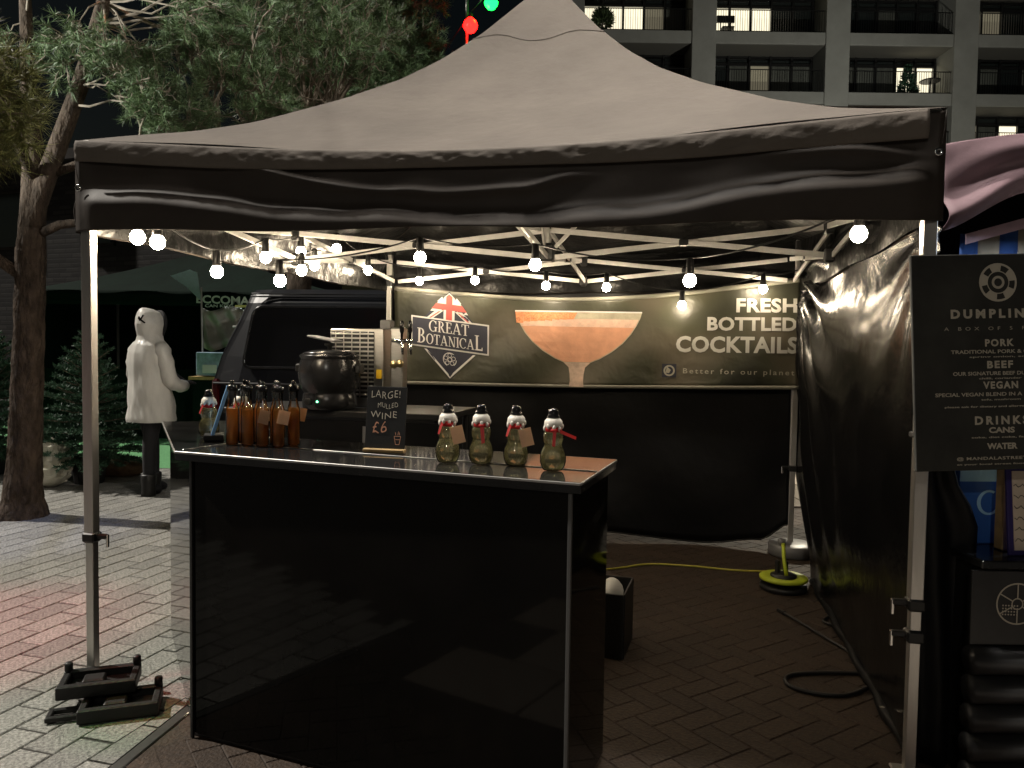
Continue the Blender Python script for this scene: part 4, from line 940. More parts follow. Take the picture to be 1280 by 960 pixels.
def make_tall(loc, rz, label, tagged):
    t = thing('amber_bottle', label, 'bottle', loc, rz, 'amber cocktail bottles')
    r = .0235
    body = [(.008, .006), (.018, .001), (r-.002, .0), (r, .006), (r, .135), (r-.003, .150), (.017, .162), (.0155, .172), (.0155, .212), (.017, .214), (.017, .219)]
    part(MB().lathe(body, n=26), 'glass', 'glass', t, True)
    part(MB().lathe([(.01, .009), (r-.003, .008), (r-.003, .134), (r-.005, .140)], n=22), 'liquid', 'liquid_amber', t, True)
    part(MB().lathe([(.0180, .208), (.0188, .212), (.0188, .226), (.016, .229), (.009, .231), (.0075, .236), (.0085, .243), (.005, .248), (.001, .249)], n=18), 'stopper', 'hat', t, True)
    if tagged:
        part(MB().box(None, (.042, .0012, .052), 0, 0, Matrix.Translation((.022, -.028, .115)) @ Matrix.Rotation(R_(12), 4, 'Y')), 'gift_tag', 'kraft', t)
        part(MB().tube([(.010, -.016, .175), (.018, -.026, .143)], .0008, 4), 'string', 'icing', t)
    return t
tall_labels = ['untagged amber bottle next to the blue card in the front row', 'untagged amber bottle second from the blue card in the front row', 'kraft tagged amber bottle third from the blue card in the front row',
               'kraft tagged amber bottle fourth from the blue card in the front row', 'untagged amber bottle ending the front row towards the chalkboard', 'untagged amber bottle in the back row nearest the blue card',
               'kraft tagged amber bottle second from the blue card in the back row', 'untagged amber bottle third from the blue card in the back row', 'kraft tagged amber bottle ending the back row towards the chalkboard']
for k, (x, y, rz, tg) in enumerate(((-1.078, 2.955, 0, 0), (-1.012, 2.935, .3, 0), (-.945, 2.905, -.2, 1), (-.880, 2.892, .15, 1), (-.840, 2.955, 0, 0), (-1.050, 3.015, .4, 0), (-.985, 3.00, .9, 1), (-.915, 2.975, .1, 0), (-.862, 3.025, .5, 1))):
    make_tall((x, y, ZT), rz, tall_labels[k], tg)
bc_ = thing('blue_card', 'narrow light blue card leaning in a black stand beside the amber bottles', 'card', (-1.20, 3.10, ZT), R_(20))
part(MB().box(None, (.013, .10, .205), 0, .001, Matrix.Translation((.020, 0, .118)) @ Matrix.Rotation(R_(17), 4, 'Y')), 'card', 'blue_card', bc_)
part(MB().box((-.005, 0, .012), (.075, .11, .022), 0, .003), 'stand', 'black_plastic', bc_)
cb = thing('chalkboard', 'small black chalkboard offering mulled wine in a wooden foot', 'sign', (-.462, 2.79, ZT), R_(-11))
cM = Matrix.Translation((0, .0, .012)) @ Matrix.Rotation(R_(-7), 4, 'X')
part(MB().box(None, (.152, .006, .225), 0, .001, cM @ Matrix.Translation((0, 0, .115))), 'slate', 'slate', cb)
part(MB().box((0, -.002, .007), (.156, .032, .014), 0, .003), 'foot', 'wood', cb)
def cfn(x, y, d=0): v = cM @ Vector((x, -.0042-d, y)); return tuple(v)
def ctext(s, x0, x1, y0, y1, mt, bold=-.008):
    v, f, _ = text2d(s, bold, 1.1); part(MB().add([cfn(lerp(x0, x1, a), lerp(y0, y1, b)+.004*math.sin(a*9)) for a, b in v], f), 'chalk_word', mt, cb)
ctext('LARGE!', -.058, .052, .186, .212, 'chalk'); ctext('MULLED', -.032, .045, .150, .167, 'chalk'); ctext('WINE', -.058, .042, .112, .135, 'chalk'); ctext('£6', -.048, .006, .058, .098, 'chalk_orange')
cup = MB()
for a, b in (((.036, .048), (.042, .018)), ((.042, .018), (.056, .018)), ((.056, .018), (.061, .048)), ((.036, .048), (.061, .048)), ((.041, .036), (.058, .036)), ((.042, .052), (.04, .062)), ((.05, .052), (.052, .066)), ((.057, .052), (.055, .062))):
    dx, dy = b[0]-a[0], b[1]-a[1]; L = math.hypot(dx, dy); ox, oy = -dy/L*.0009, dx/L*.0009
    cup.add([cfn(a[0]-ox, a[1]-oy), cfn(a[0]+ox, a[1]+oy), cfn(b[0]+ox, b[1]+oy), cfn(b[0]-ox, b[1]-oy)], [(0, 1, 2, 3)])
part(cup, 'chalk_drawing', 'chalk_orange', cb)

# ================================================================== BACK TABLE, KETTLE, TAP MACHINE
tb = thing('back_table', 'dark trestle table behind the bar carrying the kettle and tap machine', 'table', (-.95, 4.6, 0), R_(-14))
part(MB().box((0, 0, 1.078), (1.35, .62, .035), 0, .004), 'table_top', 'black_plastic', tb)
part(MB().box((0, -.29, .62), (1.3, .012, .85)), 'table_skirt', 'pvc_back', tb)
for sx in (-.62, .62):
    for sy in (-.26, .26): part(MB().tube([(sx, sy, 0), (sx, sy, 1.06)], .018, 10), 'leg', 'black_plastic', tb)
part(MB().box((.25, -.3, .95), (.1, .003, .13)), 'price_note', 'tub', tb)
kt = thing('soup_kettle', 'round black soup kettle with a green light and raised lid', 'kettle', (-1.05, 4.42, 1.096), R_(-12))
part(MB().lathe([(.135, 0), (.150, .008), (.154, .04), (.150, .085), (.144, .095), (.148, .103), (.162, .125), (.174, .17), (.177, .21), (.172, .255), (.162, .285), (.160, .292), (.168, .300), (.168, .309), (.160, .314), (.145, .315)], n=40), 'body', 'kettle', kt, True)
ld = part(MB().lathe([(.150, .314), (.148, .325), (.10, .338), (.03, .345), (.0, .346)], n=36), 'lid', 'kettle', kt, True)
part(MB().lathe([(.012, .343), (.012, .36), (.03, .366), (.03, .378), (.0, .384)], n=16), 'lid_knob', 'black_plastic', ld, True)
for a in (R_(180), R_(0)):
    part(MB().box((.185*math.cos(a), .185*math.sin(a), .235), (.03, .07, .05), 0, .008), 'handle', 'black_plastic', kt)
part(MB().lathe([(.02, 0), (.021, .012), (.016, .014)], (0, 0, 0), 16), 'dial', 'black_plastic', kt).matrix_local = Matrix.Translation((-.06, -.145, .05)) @ Matrix.Rotation(R_(90), 4, 'X')
part(MB().sphere((0, -.159, .052), .006, 8, 6), 'pilot_light', 'led_green', kt)
part(MB().box(None, (.17, .13, .012), 0, .005, Matrix.Translation((-.03, 0, .405)) @ Matrix.Rotation(R_(10), 4, 'Y')), 'serving_tray', 'tub', kt)
tmn = thing('tap_machine', 'steel drink cooler with a slotted grille and two black handled taps', 'drink dispenser', (-.90, 4.78, 1.096), R_(-12))
part(MB().box((0, 0, .235), (.34, .34, .47), 0, .006), 'housing', 'steel', tmn)
part(MB().box((-.025, -.172, .255), (.275, .005, .395)), 'grille_backing', 'dark_frame', tmn)
for k in range(15): part(MB().box((-.025, -.178, .075+k*.026), (.275, .008, .010), 0, .001), 'grille_slat', 'steel', tmn)
for k in range(5): part(MB().box((-.13+k*.052, -.181, .255), (.005, .004, .395)), 'grille_rib', 'steel', tmn)
part(MB().box((.145, -.174, .20), (.035, .003, .055)), 'sticker', 'yellow_sticker', tmn)
cl = part(MB().box((.25, -.12, .24), (.075, .09, .48), 0, .01), 'tap_column', 'steel', tmn)
part(MB().tube([(.25, -.17, .40), (.25, -.22, .40), (.30, -.25, .40), (.38, -.25, .40)], .011, 10), 'tap_bar', 'chrome', tmn, True)
for x in (.315, .365):
    tpp = part(MB().tube([(x, -.25, .40), (x+.01, -.27, .37), (x+.015, -.275, .32)], [.011, .009, .007], 10), 'tap_spout', 'chrome', tmn, True)
    part(MB().lathe([(.007, .0), (.008, .03), (.013, .045), (.014, .09), (.008, .105), (.0, .107)], (x, -.25, .41), 12), 'tap_handle', 'hat', tpp, True)
for x, z in ((.235, .26), (.275, .265)): part(MB().lathe([(.02, 0), (.024, .006), (.018, .01), (0, .011)], n=16), 'tap_badge', 'brass', tmn, True).matrix_local = Matrix.Translation((x, -.166, z)) @ Matrix.Rotation(R_(90), 4, 'X')
part(MB().lathe([(.017, 0), (.019, .004), (0, .006)], n=16), 'round_badge', 'paper', tmn, True).matrix_local = Matrix.Translation((.25, -.166, .08)) @ Matrix.Rotation(R_(90), 4, 'X')
part(MB().box((.12, .02, .50), (.07, .07, .06), 0, .006), 'top_fitting', 'lamp_grey', tmn)

# ================================================================== WEIGHTS, CABLES, SMALL THINGS ON THE FLOOR
def weight(label, loc, rz, handle):
    t = thing('leg_weight', label, 'weight', loc, rz, 'stacked gazebo weights')
    w, l, h = .285, .185, .055
    part(MB().box((0, 0, .010), (w-.02, l-.02, .02), 0, .004), 'base', 'black_rubber', t)
    for (c, d) in (((0, -l/2+.014, h/2), (w, .028, h)), ((0, l/2-.014, h/2), (w, .028, h)), ((-w/2+.014, 0, h/2-.001), (.028, l-.058, h-.006)), ((w/2-.014, 0, h/2-.001), (.028, l-.058, h-.006))):
        part(MB().box(c, d, 0, .005), 'rim', 'black_rubber', t)
    for sx in (-1, 1): part(MB().lathe([(.014, 0), (.016, .004), (.016, .030), (.012, .036), (0, .037)], (sx*(w/2-.016), l/2-.016, h-.002), 14), 'peg', 'black_rubber', t, True)
    part(MB().box((-.02, 0, .032), (.08, .07, .035), 0, .006), 'socket', 'black_rubber', t)
    hd = MB(); hd.box((-w/2-.055, -.035, .012), (.10, .018, .022), 0, .004); hd.box((-w/2-.055, .035, .012), (.10, .018, .022), 0, .004); hd.box((-w/2-.107, 0, .012), (.02, .088, .0225), 0, .004)
    if handle: part(hd, 'carry_handle', 'black_rubber', t)
    return t
weight('black gazebo weight lying flat on the pavers under another weight', (-1.53, 2.985, .003), R_(19), True)
weight('black gazebo weight resting on top around the left front leg', (-1.655, 3.06, .059), R_(19), False)
def tube_thing(name, label, pts, r, mt, cat='cable', plug=False):
    # smooth curve through the points
    P = [Vector(p) for p in pts]; out = []
    for i in range(len(P)-1):
        p0, p1, p2, p3 = P[max(i-1, 0)], P[i], P[i+1], P[min(i+2, len(P)-1)]
        for k in range(7):
            t = k/7; out.append(.5*((2*p1)+(p2-p0)*t+(2*p0-5*p1+4*p2-p3)*t*t+(3*p1-p0-3*p2+p3)*t**3))
    out.append(P[-1]); t = thing(name, label, cat, pts[0]); MB().tube(out, r, 7).build('cord', mt, t, True)
    if plug: d = (out[0]-out[3]).normalized(); MB().tube([out[0]-d*.01, out[0]+d*.05], [.014, .010], 8).build('plug', mt, t)
    return t
tube_thing('yellow_cable', 'thin yellow cable running over the brick floor to the reel', [(.42, 4.95, .008), (.72, 5.06, .008), (.95, 5.17, .008), (1.25, 5.13, .008), (1.5, 5.05, .008), (1.72, 5.03, .01), (1.78, 4.9, .05), (1.72, 4.75, .13)], .0065, 'cable_yellow', plug=True)
tube_thing('black_cable', 'black cable loop lying on the floor against the side curtain', [(1.62, 3.42, .01), (1.42, 3.42, .01), (1.27, 3.39, .01), (1.22, 3.30, .01), (1.28, 3.22, .01), (1.42, 3.19, .01), (1.56, 3.27, .01)], .009, 'cable', plug=False)
tube_thing('black_cable', 'black cable with a plug trailing from the reel along the floor', [(1.53, 4.22, .01), (1.58, 4.02, .01), (1.62, 3.82, .01), (1.66, 3.66, .01)], .008, 'cable', plug=True)
tube_thing('black_cable', 'short curled black cable between the reel and the side curtain', [(1.88, 4.30, .01), (1.76, 4.17, .01), (1.70, 4.08, .01), (1.78, 4.0, .01), (1.88, 4.02, .01)], .008, 'cable')
rl_ = thing('cable_reel', 'lime yellow cable reel with a black hub lying on the floor', 'cable reel', (1.69, 4.68, 0), R_(20))
part(MB().lathe([(.08, .0), (.13, .0), (.14, .006), (.14, .03), (.13, .035), (.08, .036)], n=32), 'lower_flange', 'black_plastic', rl_, True)
part(MB().lathe([(.10, .036), (.10, .062)], n=28), 'drum', 'cable', rl_, True)
part(MB().lathe([(.075, .064), (.137, .061), (.143, .066), (.143, .078), (.137, .083), (.075, .081)], n=36), 'upper_flange', 'lime', rl_, True)
part(MB().lathe([(.078, .06), (.078, .092), (.06, .10), (.03, .102), (.0, .102)], n=28), 'hub', 'black_plastic', rl_, True)
part(MB().box((-.03, .02, .135), (.02, .03, .09), 0, .005), 'plug', 'black_plastic', rl_); part(MB().box((.03, .02, .13), (.025, .03, .08), 0, .005), 'plug', 'black_plastic', rl_)
part(MB().tube([(-.02, -.05, .1), (.0, .0, .19), (.05, .07, .26)], .012, 8), 'crank', 'lime', rl_, True)
wt = thing('weight_tub', 'grey plastic weight tub clamped round the right rear leg', 'weight', (2.04, 5.50, 0), R_(-10))
part(MB().lathe([(.15, 0), (.165, .01), (.165, .075), (.15, .085), (.05, .087)], n=28), 'tub', 'tub', wt, True); part(MB().lathe([(.03, .085), (.03, .12), (.02, .125)], (-.08, -.06, 0), 14), 'filler_cap', 'tub', wt, True)
bn = thing('floor_bin', 'black open crate with a white liner standing beside the bar end', 'bin', (.50, 3.72, 0), R_(-17))
W2, D2, H2 = .17, .30, .31
for c, d in (((0, -D2/2, H2/2), (W2, .01, H2)), ((0, D2/2, H2/2), (W2, .01, H2)), ((-W2/2, 0, H2/2), (.01, D2-.012, H2)), ((W2/2, 0, H2/2), (.01, D2-.012, H2))): part(MB().box(c, d, 0, .002), 'crate_side', 'bin', bn)
part(MB().box((0, 0, .012), (W2-.012, D2-.012, .012)), 'crate_floor', 'bin', bn)
b_ = MB(); b_.sphere((0, 0, .24), .1, 14, 10, 1.0, .65, 1.1)
for i, p in enumerate(b_.v): k = 1+.12*wave(p[0]*9, p[2]*9, 4); b_.v[i] = (p[0]*k, p[1]*k, p[2])
part(b_, 'liner', 'paper', bn, True)

# ================================================================== VAN
vn = thing('parked_van', 'dark panel van parked behind the gazebo with a long side window', 'van', (-3.05, 7.75, 0), R_(-5))
def vsec(x):
    L = 4.7; top = 2.06; 
    if x > 3.3: top = 2.06-.62*sm(x, 3.3, 4.25)-.25*sm(x, 4.2, 4.7)
    pr_ = [(.06, .28), (.0, .45), (-.03, .8), (-.03, 1.1), (.03, 1.35), (.10, 1.72), (.15, 1.90), (.22, 2.0), (.34, 2.05), (.6, 2.07)]
    pr_ = [(y, .28+(z-.28)*((top-.28)/(2.06-.28))) for y, z in pr_]
    full = pr_+[(1.9-y, z) for y, z in reversed(pr_)]
    rear = 1-sm(x, 0, .9)
    return [(x+rear*(.30*sm(z, 1.0, 2.0)**1.3+.0*z), y+(.10*rear**6 if y < .95 else -.10*rear**6), z) for y, z in full]
xs_ = [0, .02, .06, .12, .3, .6, 1, 1.5, 2, 2.6, 3.1, 3.3, 3.5, 3.7, 3.9, 4.1, 4.25, 4.45, 4.6, 4.7]
secs = [vsec(x) for x in xs_]; vb = MB(); N = len(secs[0])
vv = sum(secs, []); vf = [(i*N+k, i*N+k+1, (i+1)*N+k+1, (i+1)*N+k)[::-1] for i in range(len(xs_)-1) for k in range(N-1)]
vf += [tuple(range(N)), tuple((len(xs_)-1)*N+k for k in range(N-1, -1, -1))]+[(i*N, (i+1)*N, (i+1)*N+N-1, i*N+N-1)[::-1] for i in range(len(xs_)-1)]
vb.add(vv, vf); part(vb, 'body', 'van_paint', vn, False)
def vside(x, z): return (interp(z, [.28, .45, .8, 1.1, 1.35, 1.72, 1.9, 2.0], [.06, .0, -.03, -.03, .03, .10, .15, .22]))
def rrect(x0, x1, z0, z1, r, lean=.05):
    o = []
    for cx, cz, a0 in ((x1-r, z1-r, 0), (x0+r, z1-r, 90), (x0+r, z0+r, 180), (x1-r, z0+r, 270)):
        for k in range(5): a = R_(a0+22.5*k); o.append((cx+r*math.cos(a), cz+r*math.sin(a)))
    return [(x+lean*(z-z0)*(1 if x < (x0+x1)/2 else 0), z) for x, z in o]
for x0, x1 in ((.34, 2.35), (2.55, 3.2)):
    o = rrect(x0, x1, 1.24, 1.86, .09, .12 if x0 < 1 else 0)
    g = part(MB().add([(x, vside(x, z)-.010, z) for x, z in o], [tuple(range(len(o)))]), 'side_window', 'van_glass', vn)
    part(MB().tube([(x, vside(x, z)-.012, z) for x, z in o+o[:2]], .017, 6), 'window_gasket', 'kettle', g, True)
for z in (1.945, 1.975): part(MB().tube([(.35+.1*k, .155+(z-1.9)*.75-.012, z+.018) for k in range(30)], .009, 5), 'roof_gutter', 'van_paint', vn, True)
part(MB().tube([(.05+.1*k, -.036, 1.08) for k in range(42)], .012, 5), 'side_moulding', 'black_plastic', vn)
part(MB().box((.045, .06, .95), (.07, .10, .34), 0, .02), 'tail_light', 'tail_red', vn)
part(MB().box((.0, .95, .42), (.18, 1.86, .16), 0, .03), 'rear_bumper', 'black_plastic', vn)
for x in (.95, 3.75):
    for y in (.10, 1.80):
        mb = MB().lathe([(.2, -.1), (.31, -.1), (.33, -.06), (.33, .06), (.31, .1), (.2, .1)], n=28); 
        wh = part(mb, 'wheel', 'black_rubber', vn, True); wh.matrix_local = Matrix.Translation((x, y, .33)) @ Matrix.Rotation(R_(90), 4, 'X')
        part(MB().lathe([(.0, .105), (.08, .11), (.19, .09), (.205, .1), (.205, -.1), (0, -.1)], n=24), 'rim', 'steel', wh, True)

# ================================================================== PERSON IN THE WHITE COAT
ps = thing('person', 'person in a white hooded parka and black trousers seen from behind', 'person', (-3.50, 7.42, 0), R_(-28))
sk_ = [((0, 0, .92), .13), ((0, 0, 1.15), .14), ((0, .0, 1.36), .12), ((0, .0, 1.50), .075), ((0, .02, 1.58), .065), ((0, .04, 1.68), .10), ((0, .045, 1.76), .085),
       ((-.13, 0, 1.40), .05), ((-.24, .02, 1.16), .055), ((-.16, .24, 1.06), .042), ((-.12, .31, 1.07), .03),
       ((.13, 0, 1.40), .05), ((.25, .03, 1.17), .055), ((.17, .26, 1.07), .042), ((.13, .33, 1.08), .03),
       ((-.075, 0, .86), .10), ((-.035, .05, .48), .068), ((-.03, .06, .10), .05), ((-.03, .20, .04), .045),
       ((.075, 0, .86), .10), ((.045, -.05, .48), .068), ((.045, -.06, .10), .05), ((.05, .08, .04), .045)]
ed_ = [(0, 1), (1, 2), (2, 3), (3, 4), (4, 5), (5, 6), (2, 7), (7, 8), (8, 9), (9, 10), (2, 11), (11, 12), (12, 13), (13, 14), (0, 15), (15, 16), (16, 17), (17, 18), (0, 19), (19, 20), (20, 21), (21, 22)]
for s_, hx in ((10, -.12), (14, .13)):                   # four fingers and a thumb on each hand
    base = Vector(sk_[s_][0])
    for q in range(4): i = len(sk_); sk_.append((tuple(base+Vector(((q-1.5)*.02, .045, .004))), .0095)); sk_.append((tuple(base+Vector(((q-1.5)*.021, .085-.006*abs(q-1.2), -.012))), .008)); ed_ += [(s_, i), (i, i+1)]
    i = len(sk_); sk_.append((tuple(base+Vector((.045 if hx < 0 else -.045, .03, .012))), .011)); ed_.append((s_, i))
me = bpy.data.meshes.new('body'); me.from_pydata([p for p, r in sk_], ed_, []); body = bpy.data.objects.new('body', me); COL.objects.link(body); body.parent = ps
me.materials.append(MATS['trousers'])
mdf = body.modifiers.new('skin', 'SKIN'); sv = me.skin_vertices[0].data
for i, (p, r) in enumerate(sk_): sv[i].radius = (r, r)
sv[0].use_root = True; body.modifiers.new('sub', 'SUBSURF').levels = 1; body.modifiers['sub'].render_levels = 1
mdf.use_smooth_shade = True
def loft(rings, n=32, seed=0, amp=.0):
    mb = MB(); vs = []
    for (cx, cy, z, rx, ry) in rings:
        for k in range(n):
            a = 2*math.pi*k/n; w_ = 1+amp*.35*(abs(math.sin(3*math.sin(a*2+z*5)+z*13+a))-.6)+amp*.22*abs(math.sin(a*3+2*math.sin(z*5+a)))+amp*wave(math.cos(a)*1.2+z*.6, math.sin(a)*1.2+z*2.2, seed)+amp*.55*wave(math.cos(a)*2.5+z*.5, math.sin(a)*2.5-z*1.2, seed+9)+amp*.9*max(0, 1.2-z)*math.sin(a*7+z*3); vs.append((cx+rx*math.cos(a)*w_, cy+ry*math.sin(a)*w_, z))
    fs = [(i*n+k, i*n+(k+1) % n, i*n+n+(k+1) % n, i*n+n+k) for i in range(len(rings)-1) for k in range(n)]
    return mb.add(vs, fs)
cr_ = [(0, .01, .715, .245, .20), (0, .01, .74, .25, .205), (0, .01, .86, .238, .195), (0, .0, 1.0, .225, .182), (0, .0, 1.15, .215, .172), (0, -.01, 1.28, .218, .165), (0, -.01, 1.38, .218, .155), (0, -.005, 1.45, .198, .14), (0, .0, 1.50, .13, .115), (0, .01, 1.56, .10, .10)]
def dense(r, k=3):
    o = []
    for a, b in zip(r[:-1], r[1:]):
        for q in range(k): o.append(tuple(lerp(x, y, q/k) for x, y in zip(a, b)))
    return o+[r[-1]]
cob = part(loft(dense(cr_, 5), 60, 5, .06), 'coat', 'coat_white', ps, True)
hd = [(0, -.01, 1.46, .150, .135), (0, .0, 1.50, .128, .122), (0, .005, 1.54, .112, .118), (0, .01, 1.59, .116, .135), (0, .015, 1.65, .122, .148), (-.006, .015, 1.71, .112, .138), (-.015, .01, 1.76, .088, .112), (-.028, -.01, 1.795, .05, .068), (-.04, -.03, 1.81, .012, .02)]
part(loft(dense(hd, 4), 44, 6, .045), 'hood', 'coat_white', cob, True)
for sx in (-1, 1):
    sl_ = [((.135*sx, -.005, 1.435), .075), ((.195*sx, -.005, 1.38), .080), ((.205*sx, -.003, 1.35), .072), ((.235*sx, .0, 1.28), .076), ((.240*sx, .005, 1.24), .068), ((.252*sx, .01, 1.17), .074), ((.252*sx, .03, 1.12), .070), ((.245*sx, .07, 1.085), .073), ((.235*sx, .12, 1.07), .060), ((.215*sx, .17, 1.06), .064), ((.18*sx, .25, 1.055), .054)]
    part(MB().tube([p for p, r in sl_], [r*(1+.04*math.sin(i*2.3)) for i, (p, r) in enumerate(sl_)], 14), 'sleeve', 'coat_white', cob, True)
part(MB().tube([(.112*math.cos(R_(a)), .085+.02*math.sin(R_(a)), 1.645+.13*math.sin(R_(a))) for a in range(-60, 241, 20)], .02, 8), 'hood_rim', 'trousers', cob, True)
for a, b in (((.060, -.112, 1.735), (.035, -.125, 1.690)), ((.015, -.133, 1.705), (.085, -.115, 1.660)), ((.018, -.130, 1.72), (.035, -.130, 1.68))):
    part(MB().bar(a, b, .014, .012), 'hood_strap', 'hat', cob)
for sx, y in ((-.03, .10), (.045, -.02)): part(MB().lathe([(.06, .0), (.068, .01), (.066, .05), (.062, .10), (.068, .14), (.07, .2), (.062, .21)], (sx, y-.04, 0), 16), 'boot', 'black_rubber', ps, True)

# ================================================================== COLOURED LANTERNS
def lantern(mb_c, r, mt, root, holder=True):
    g = MB().lathe([(0, -r), (.55*r, -.85*r), (.95*r, -.3*r), (r, .1*r), (.8*r, .6*r), (.4*r, .95*r), (.3*r, 1.05*r)], mb_c, 18).build('lantern_globe', mt, root, True)
    MB().lathe([(.32*r, 1.0*r), (.34*r, 1.5*r), (.1*r, 1.7*r)], mb_c, 10).build('lantern_cap', 'black_plastic', g)
    return g
ls = thing('lantern_string', 'string of red and green globe lanterns rising behind the gazebo roof', 'string lights', (-.58, 9, 0))
lp = [(-1.6, 9.0, 4.15), (-.95, 9, 4.70), (-.535, 9.0, 5.32), (-.30, 9.0, 5.58), (.05, 9.0, 6.1), (.5, 9, 6.6)]
MB().tube(lp, .006, 5).build('cable', 'cable', ls, True); MB().tube([(-.58, 9.06, 0), (-.58, 9.06, 6.9)], .018, 8).build('mast', 'alu', ls, True)
lantern((-.535, 9.0, 5.17), .085, 'red_lamp', ls); lantern((-.30, 9.0, 5.43), .08, 'green_lamp', ls); lantern((-.735, 9.0, 4.79), .055, 'red_glass', ls); lantern((-.82, 9.0, 4.71), .05, 'green_glass', ls)
added_lanterns = thing('lantern_string', 'added string of coloured globe lanterns slung high over the left paving', 'string lights', (-3.6, 3.4, 4.6))  # second string added out of view to carry the paving spots
spots = [((-3.6, 2.3, 4.6), (-2.75, 3.7, 0), 'red_glass', (1, .08, .16), 620, 24), ((-2.75, 2.7, 4.4), (-1.36, 3.1, 0), 'red_glass', (1, .05, .08), 260, 9), ((-2.65, 2.45, 4.4), (-1.42, 2.88, 0), 'green_glass', (.25, 1, .25), 190, 7),
         ((-3.2, 2.2, 4.6), (-2.05, 3.45, 0), 'green_glass', (.45, 1, .5), 70, 24), ((-3.3, 6.2, 5.4), (-3.0, 6.35, 0), 'red_glass', (1, .35, .15), 260, 17), ((-3.9, 5.6, 5.4), (-3.75, 5.75, 0), 'green_glass', (.40, .5, 1), 300, 22)]
MB().tube([(-5.2, 7.4, 5.9), (-3.9, 5.6, 5.6), (-3.3, 6.2, 5.6), (-3.6, 2.3, 4.8), (-3.2, 2.2, 4.8), (-2.75, 2.7, 4.62), (-2.65, 2.45, 4.62), (-1.2, 1.2, 4.9)], .006, 5).build('cable', 'cable', added_lanterns)
for c, aim, mt, col, pw, cone in spots:  # narrow coloured beams added to make tinted patches on the ground
    lantern(c, .05, mt, added_lanterns); l = bpy.data.lights.new('added_lantern_spot', 'SPOT'); l.energy = pw; l.color = col; l.spot_size = R_(cone); l.spot_blend = .85; l.shadow_soft_size = .05
    o = bpy.data.objects.new('added_lantern_spot', l); COL.objects.link(o); d = (Vector(aim)-Vector(c)).normalized(); o.location = Vector(c)+Vector((0, 0, -.06)); o.rotation_euler = d.to_track_quat('-Z', 'Y').to_euler(); link(o, added_lanterns)

# ================================================================== NEIGHBOUR STALL (right)
ns = thing('pink_stall', 'market stall with a dusty pink canopy beside the gazebo', 'market stall', (2.9, 3.9, 0))
def pinkfn(u, v):
    x = lerp(1.85, 3.9, u); top = 2.372+.075*(u*2.05/.35)**.75*.9*.5+.02*math.sin(u*8); bot = 2.0+.115*sm(u, 0, .17)+.30*u; z = lerp(bot, top, v)
    y = 3.42-.10*u-.05*math.sin(v*7+u*9)*(1-v)*1.1-.03*math.sin(v*13-u*16)*(1-v)-.04*math.sin(math.pi*v); return (x+.03*(1-v)*(1-u), y, z)
MB().sheet(pinkfn, 60, 40, .004, (0, 1, 0)).build('valance', 'pink_canopy', ns, True)
MB().grid(lambda u, v: (lerp(1.85, 3.9, u), lerp(3.42-.10*u, 5.6, v), pinkfn(u, 1)[2]+.35*math.sin(math.pi*v*.5)*sm(u, 0, .8)), 20, 12).build('canopy', 'pink_canopy', ns, True)
for x, y in ((2.62, 3.75), (3.85, 3.6), (3.85, 5.5)): MB().box((x, y, 1.2), (.04, .04, 2.4), 0, .004).build('leg', 'alu', ns)
MB().sheet(lambda u, v: (lerp(1.98, 3.9, u), 4.15+.03*math.sin(u*20), lerp(.02, 2.35, v)), 30, 6, .004, (0, 1, 0)).build('rear_wall', 'pvc_back', ns, True)  # black sheet added to hide the background and keep the stall interior dark
sc = thing('striped_curtain', 'blue and taupe striped cloth hanging under the pink canopy', 'curtain', (2.5, 3.85, 1.3))
for k in range(9): MB().sheet(lambda u, v: (2.22+(k+u)*.095, 3.85+.012*math.sin((k+u)*2), lerp(1.3, 2.06+.02*k, v)), 4, 2, .003, (0, 1, 0)).build('stripe', 'stripe_blue' if k % 2 == 0 else 'stripe_taupe', sc, True)
sb = thing('pink_strip', 'pale pink ribbon edge slung below the canopy', 'ribbon', (2.4, 3.7, 2.05))
MB().sheet(lambda u, v: (lerp(2.16, 3.2, u), 3.70, lerp(1.985, 2.035, v)+.30*u), 10, 2, .003, (0, 1, 0)).build('band', 'pink_canopy', sb)
mbd = thing('menu_board', 'tall dark dumpling menu board with pale printed lettering', 'sign', (1.57, 2.46, 1.09), R_(2))
mM = Matrix.Rotation(R_(-2.0), 4, 'Y') @ Matrix.Rotation(R_(-3), 4, 'X')
part(MB().box(None, (.545, .012, .695), 0, .003, mM @ Matrix.Translation((.0, 0, .345))), 'panel', 'board_face', mbd)
def mfn(x, y, d=0): return tuple(mM @ Vector((x, -.0075-d, .69-y)))
def mtext(s, xc, w, y, h, bold=.02, sp=1.0):
    v, f, _ = text2d(s, bold, sp); part(MB().add([mfn(xc-w/2+w*a, y-h*b) for a, b in v], f), 'menu_line', 'board_print', mbd)
mtext('DUMPLINGS', .01, .315, .205, .030, .05, 1.5); mtext('A BOX OF 5 FOR 8', .01, .36, .243, .011, .0, 2.0)
mtext('PORK', .01, .095, .296, .024, .04, 1.25); mtext('TRADITIONAL PORK & GINGER', .01, .32, .318, .012); mtext('spring onion, soy', .01, .20, .333, .007)
mtext('BEEF', .01, .085, .366, .024, .04, 1.25); mtext('OUR SIGNATURE BEEF DUMPLING', .01, .31, .388, .012); mtext('chilli, coriander', .01, .14, .402, .007)
mtext('VEGAN', .01, .115, .432, .024, .04, 1.25); mtext('SPECIAL VEGAN BLEND IN A GREEN WRAP', .01, .43, .455, .012); mtext('tofu, mushroom', .01, .13, .470, .007)
mtext('please ask for dietary and allergen information', .01, .37, .493, .008)
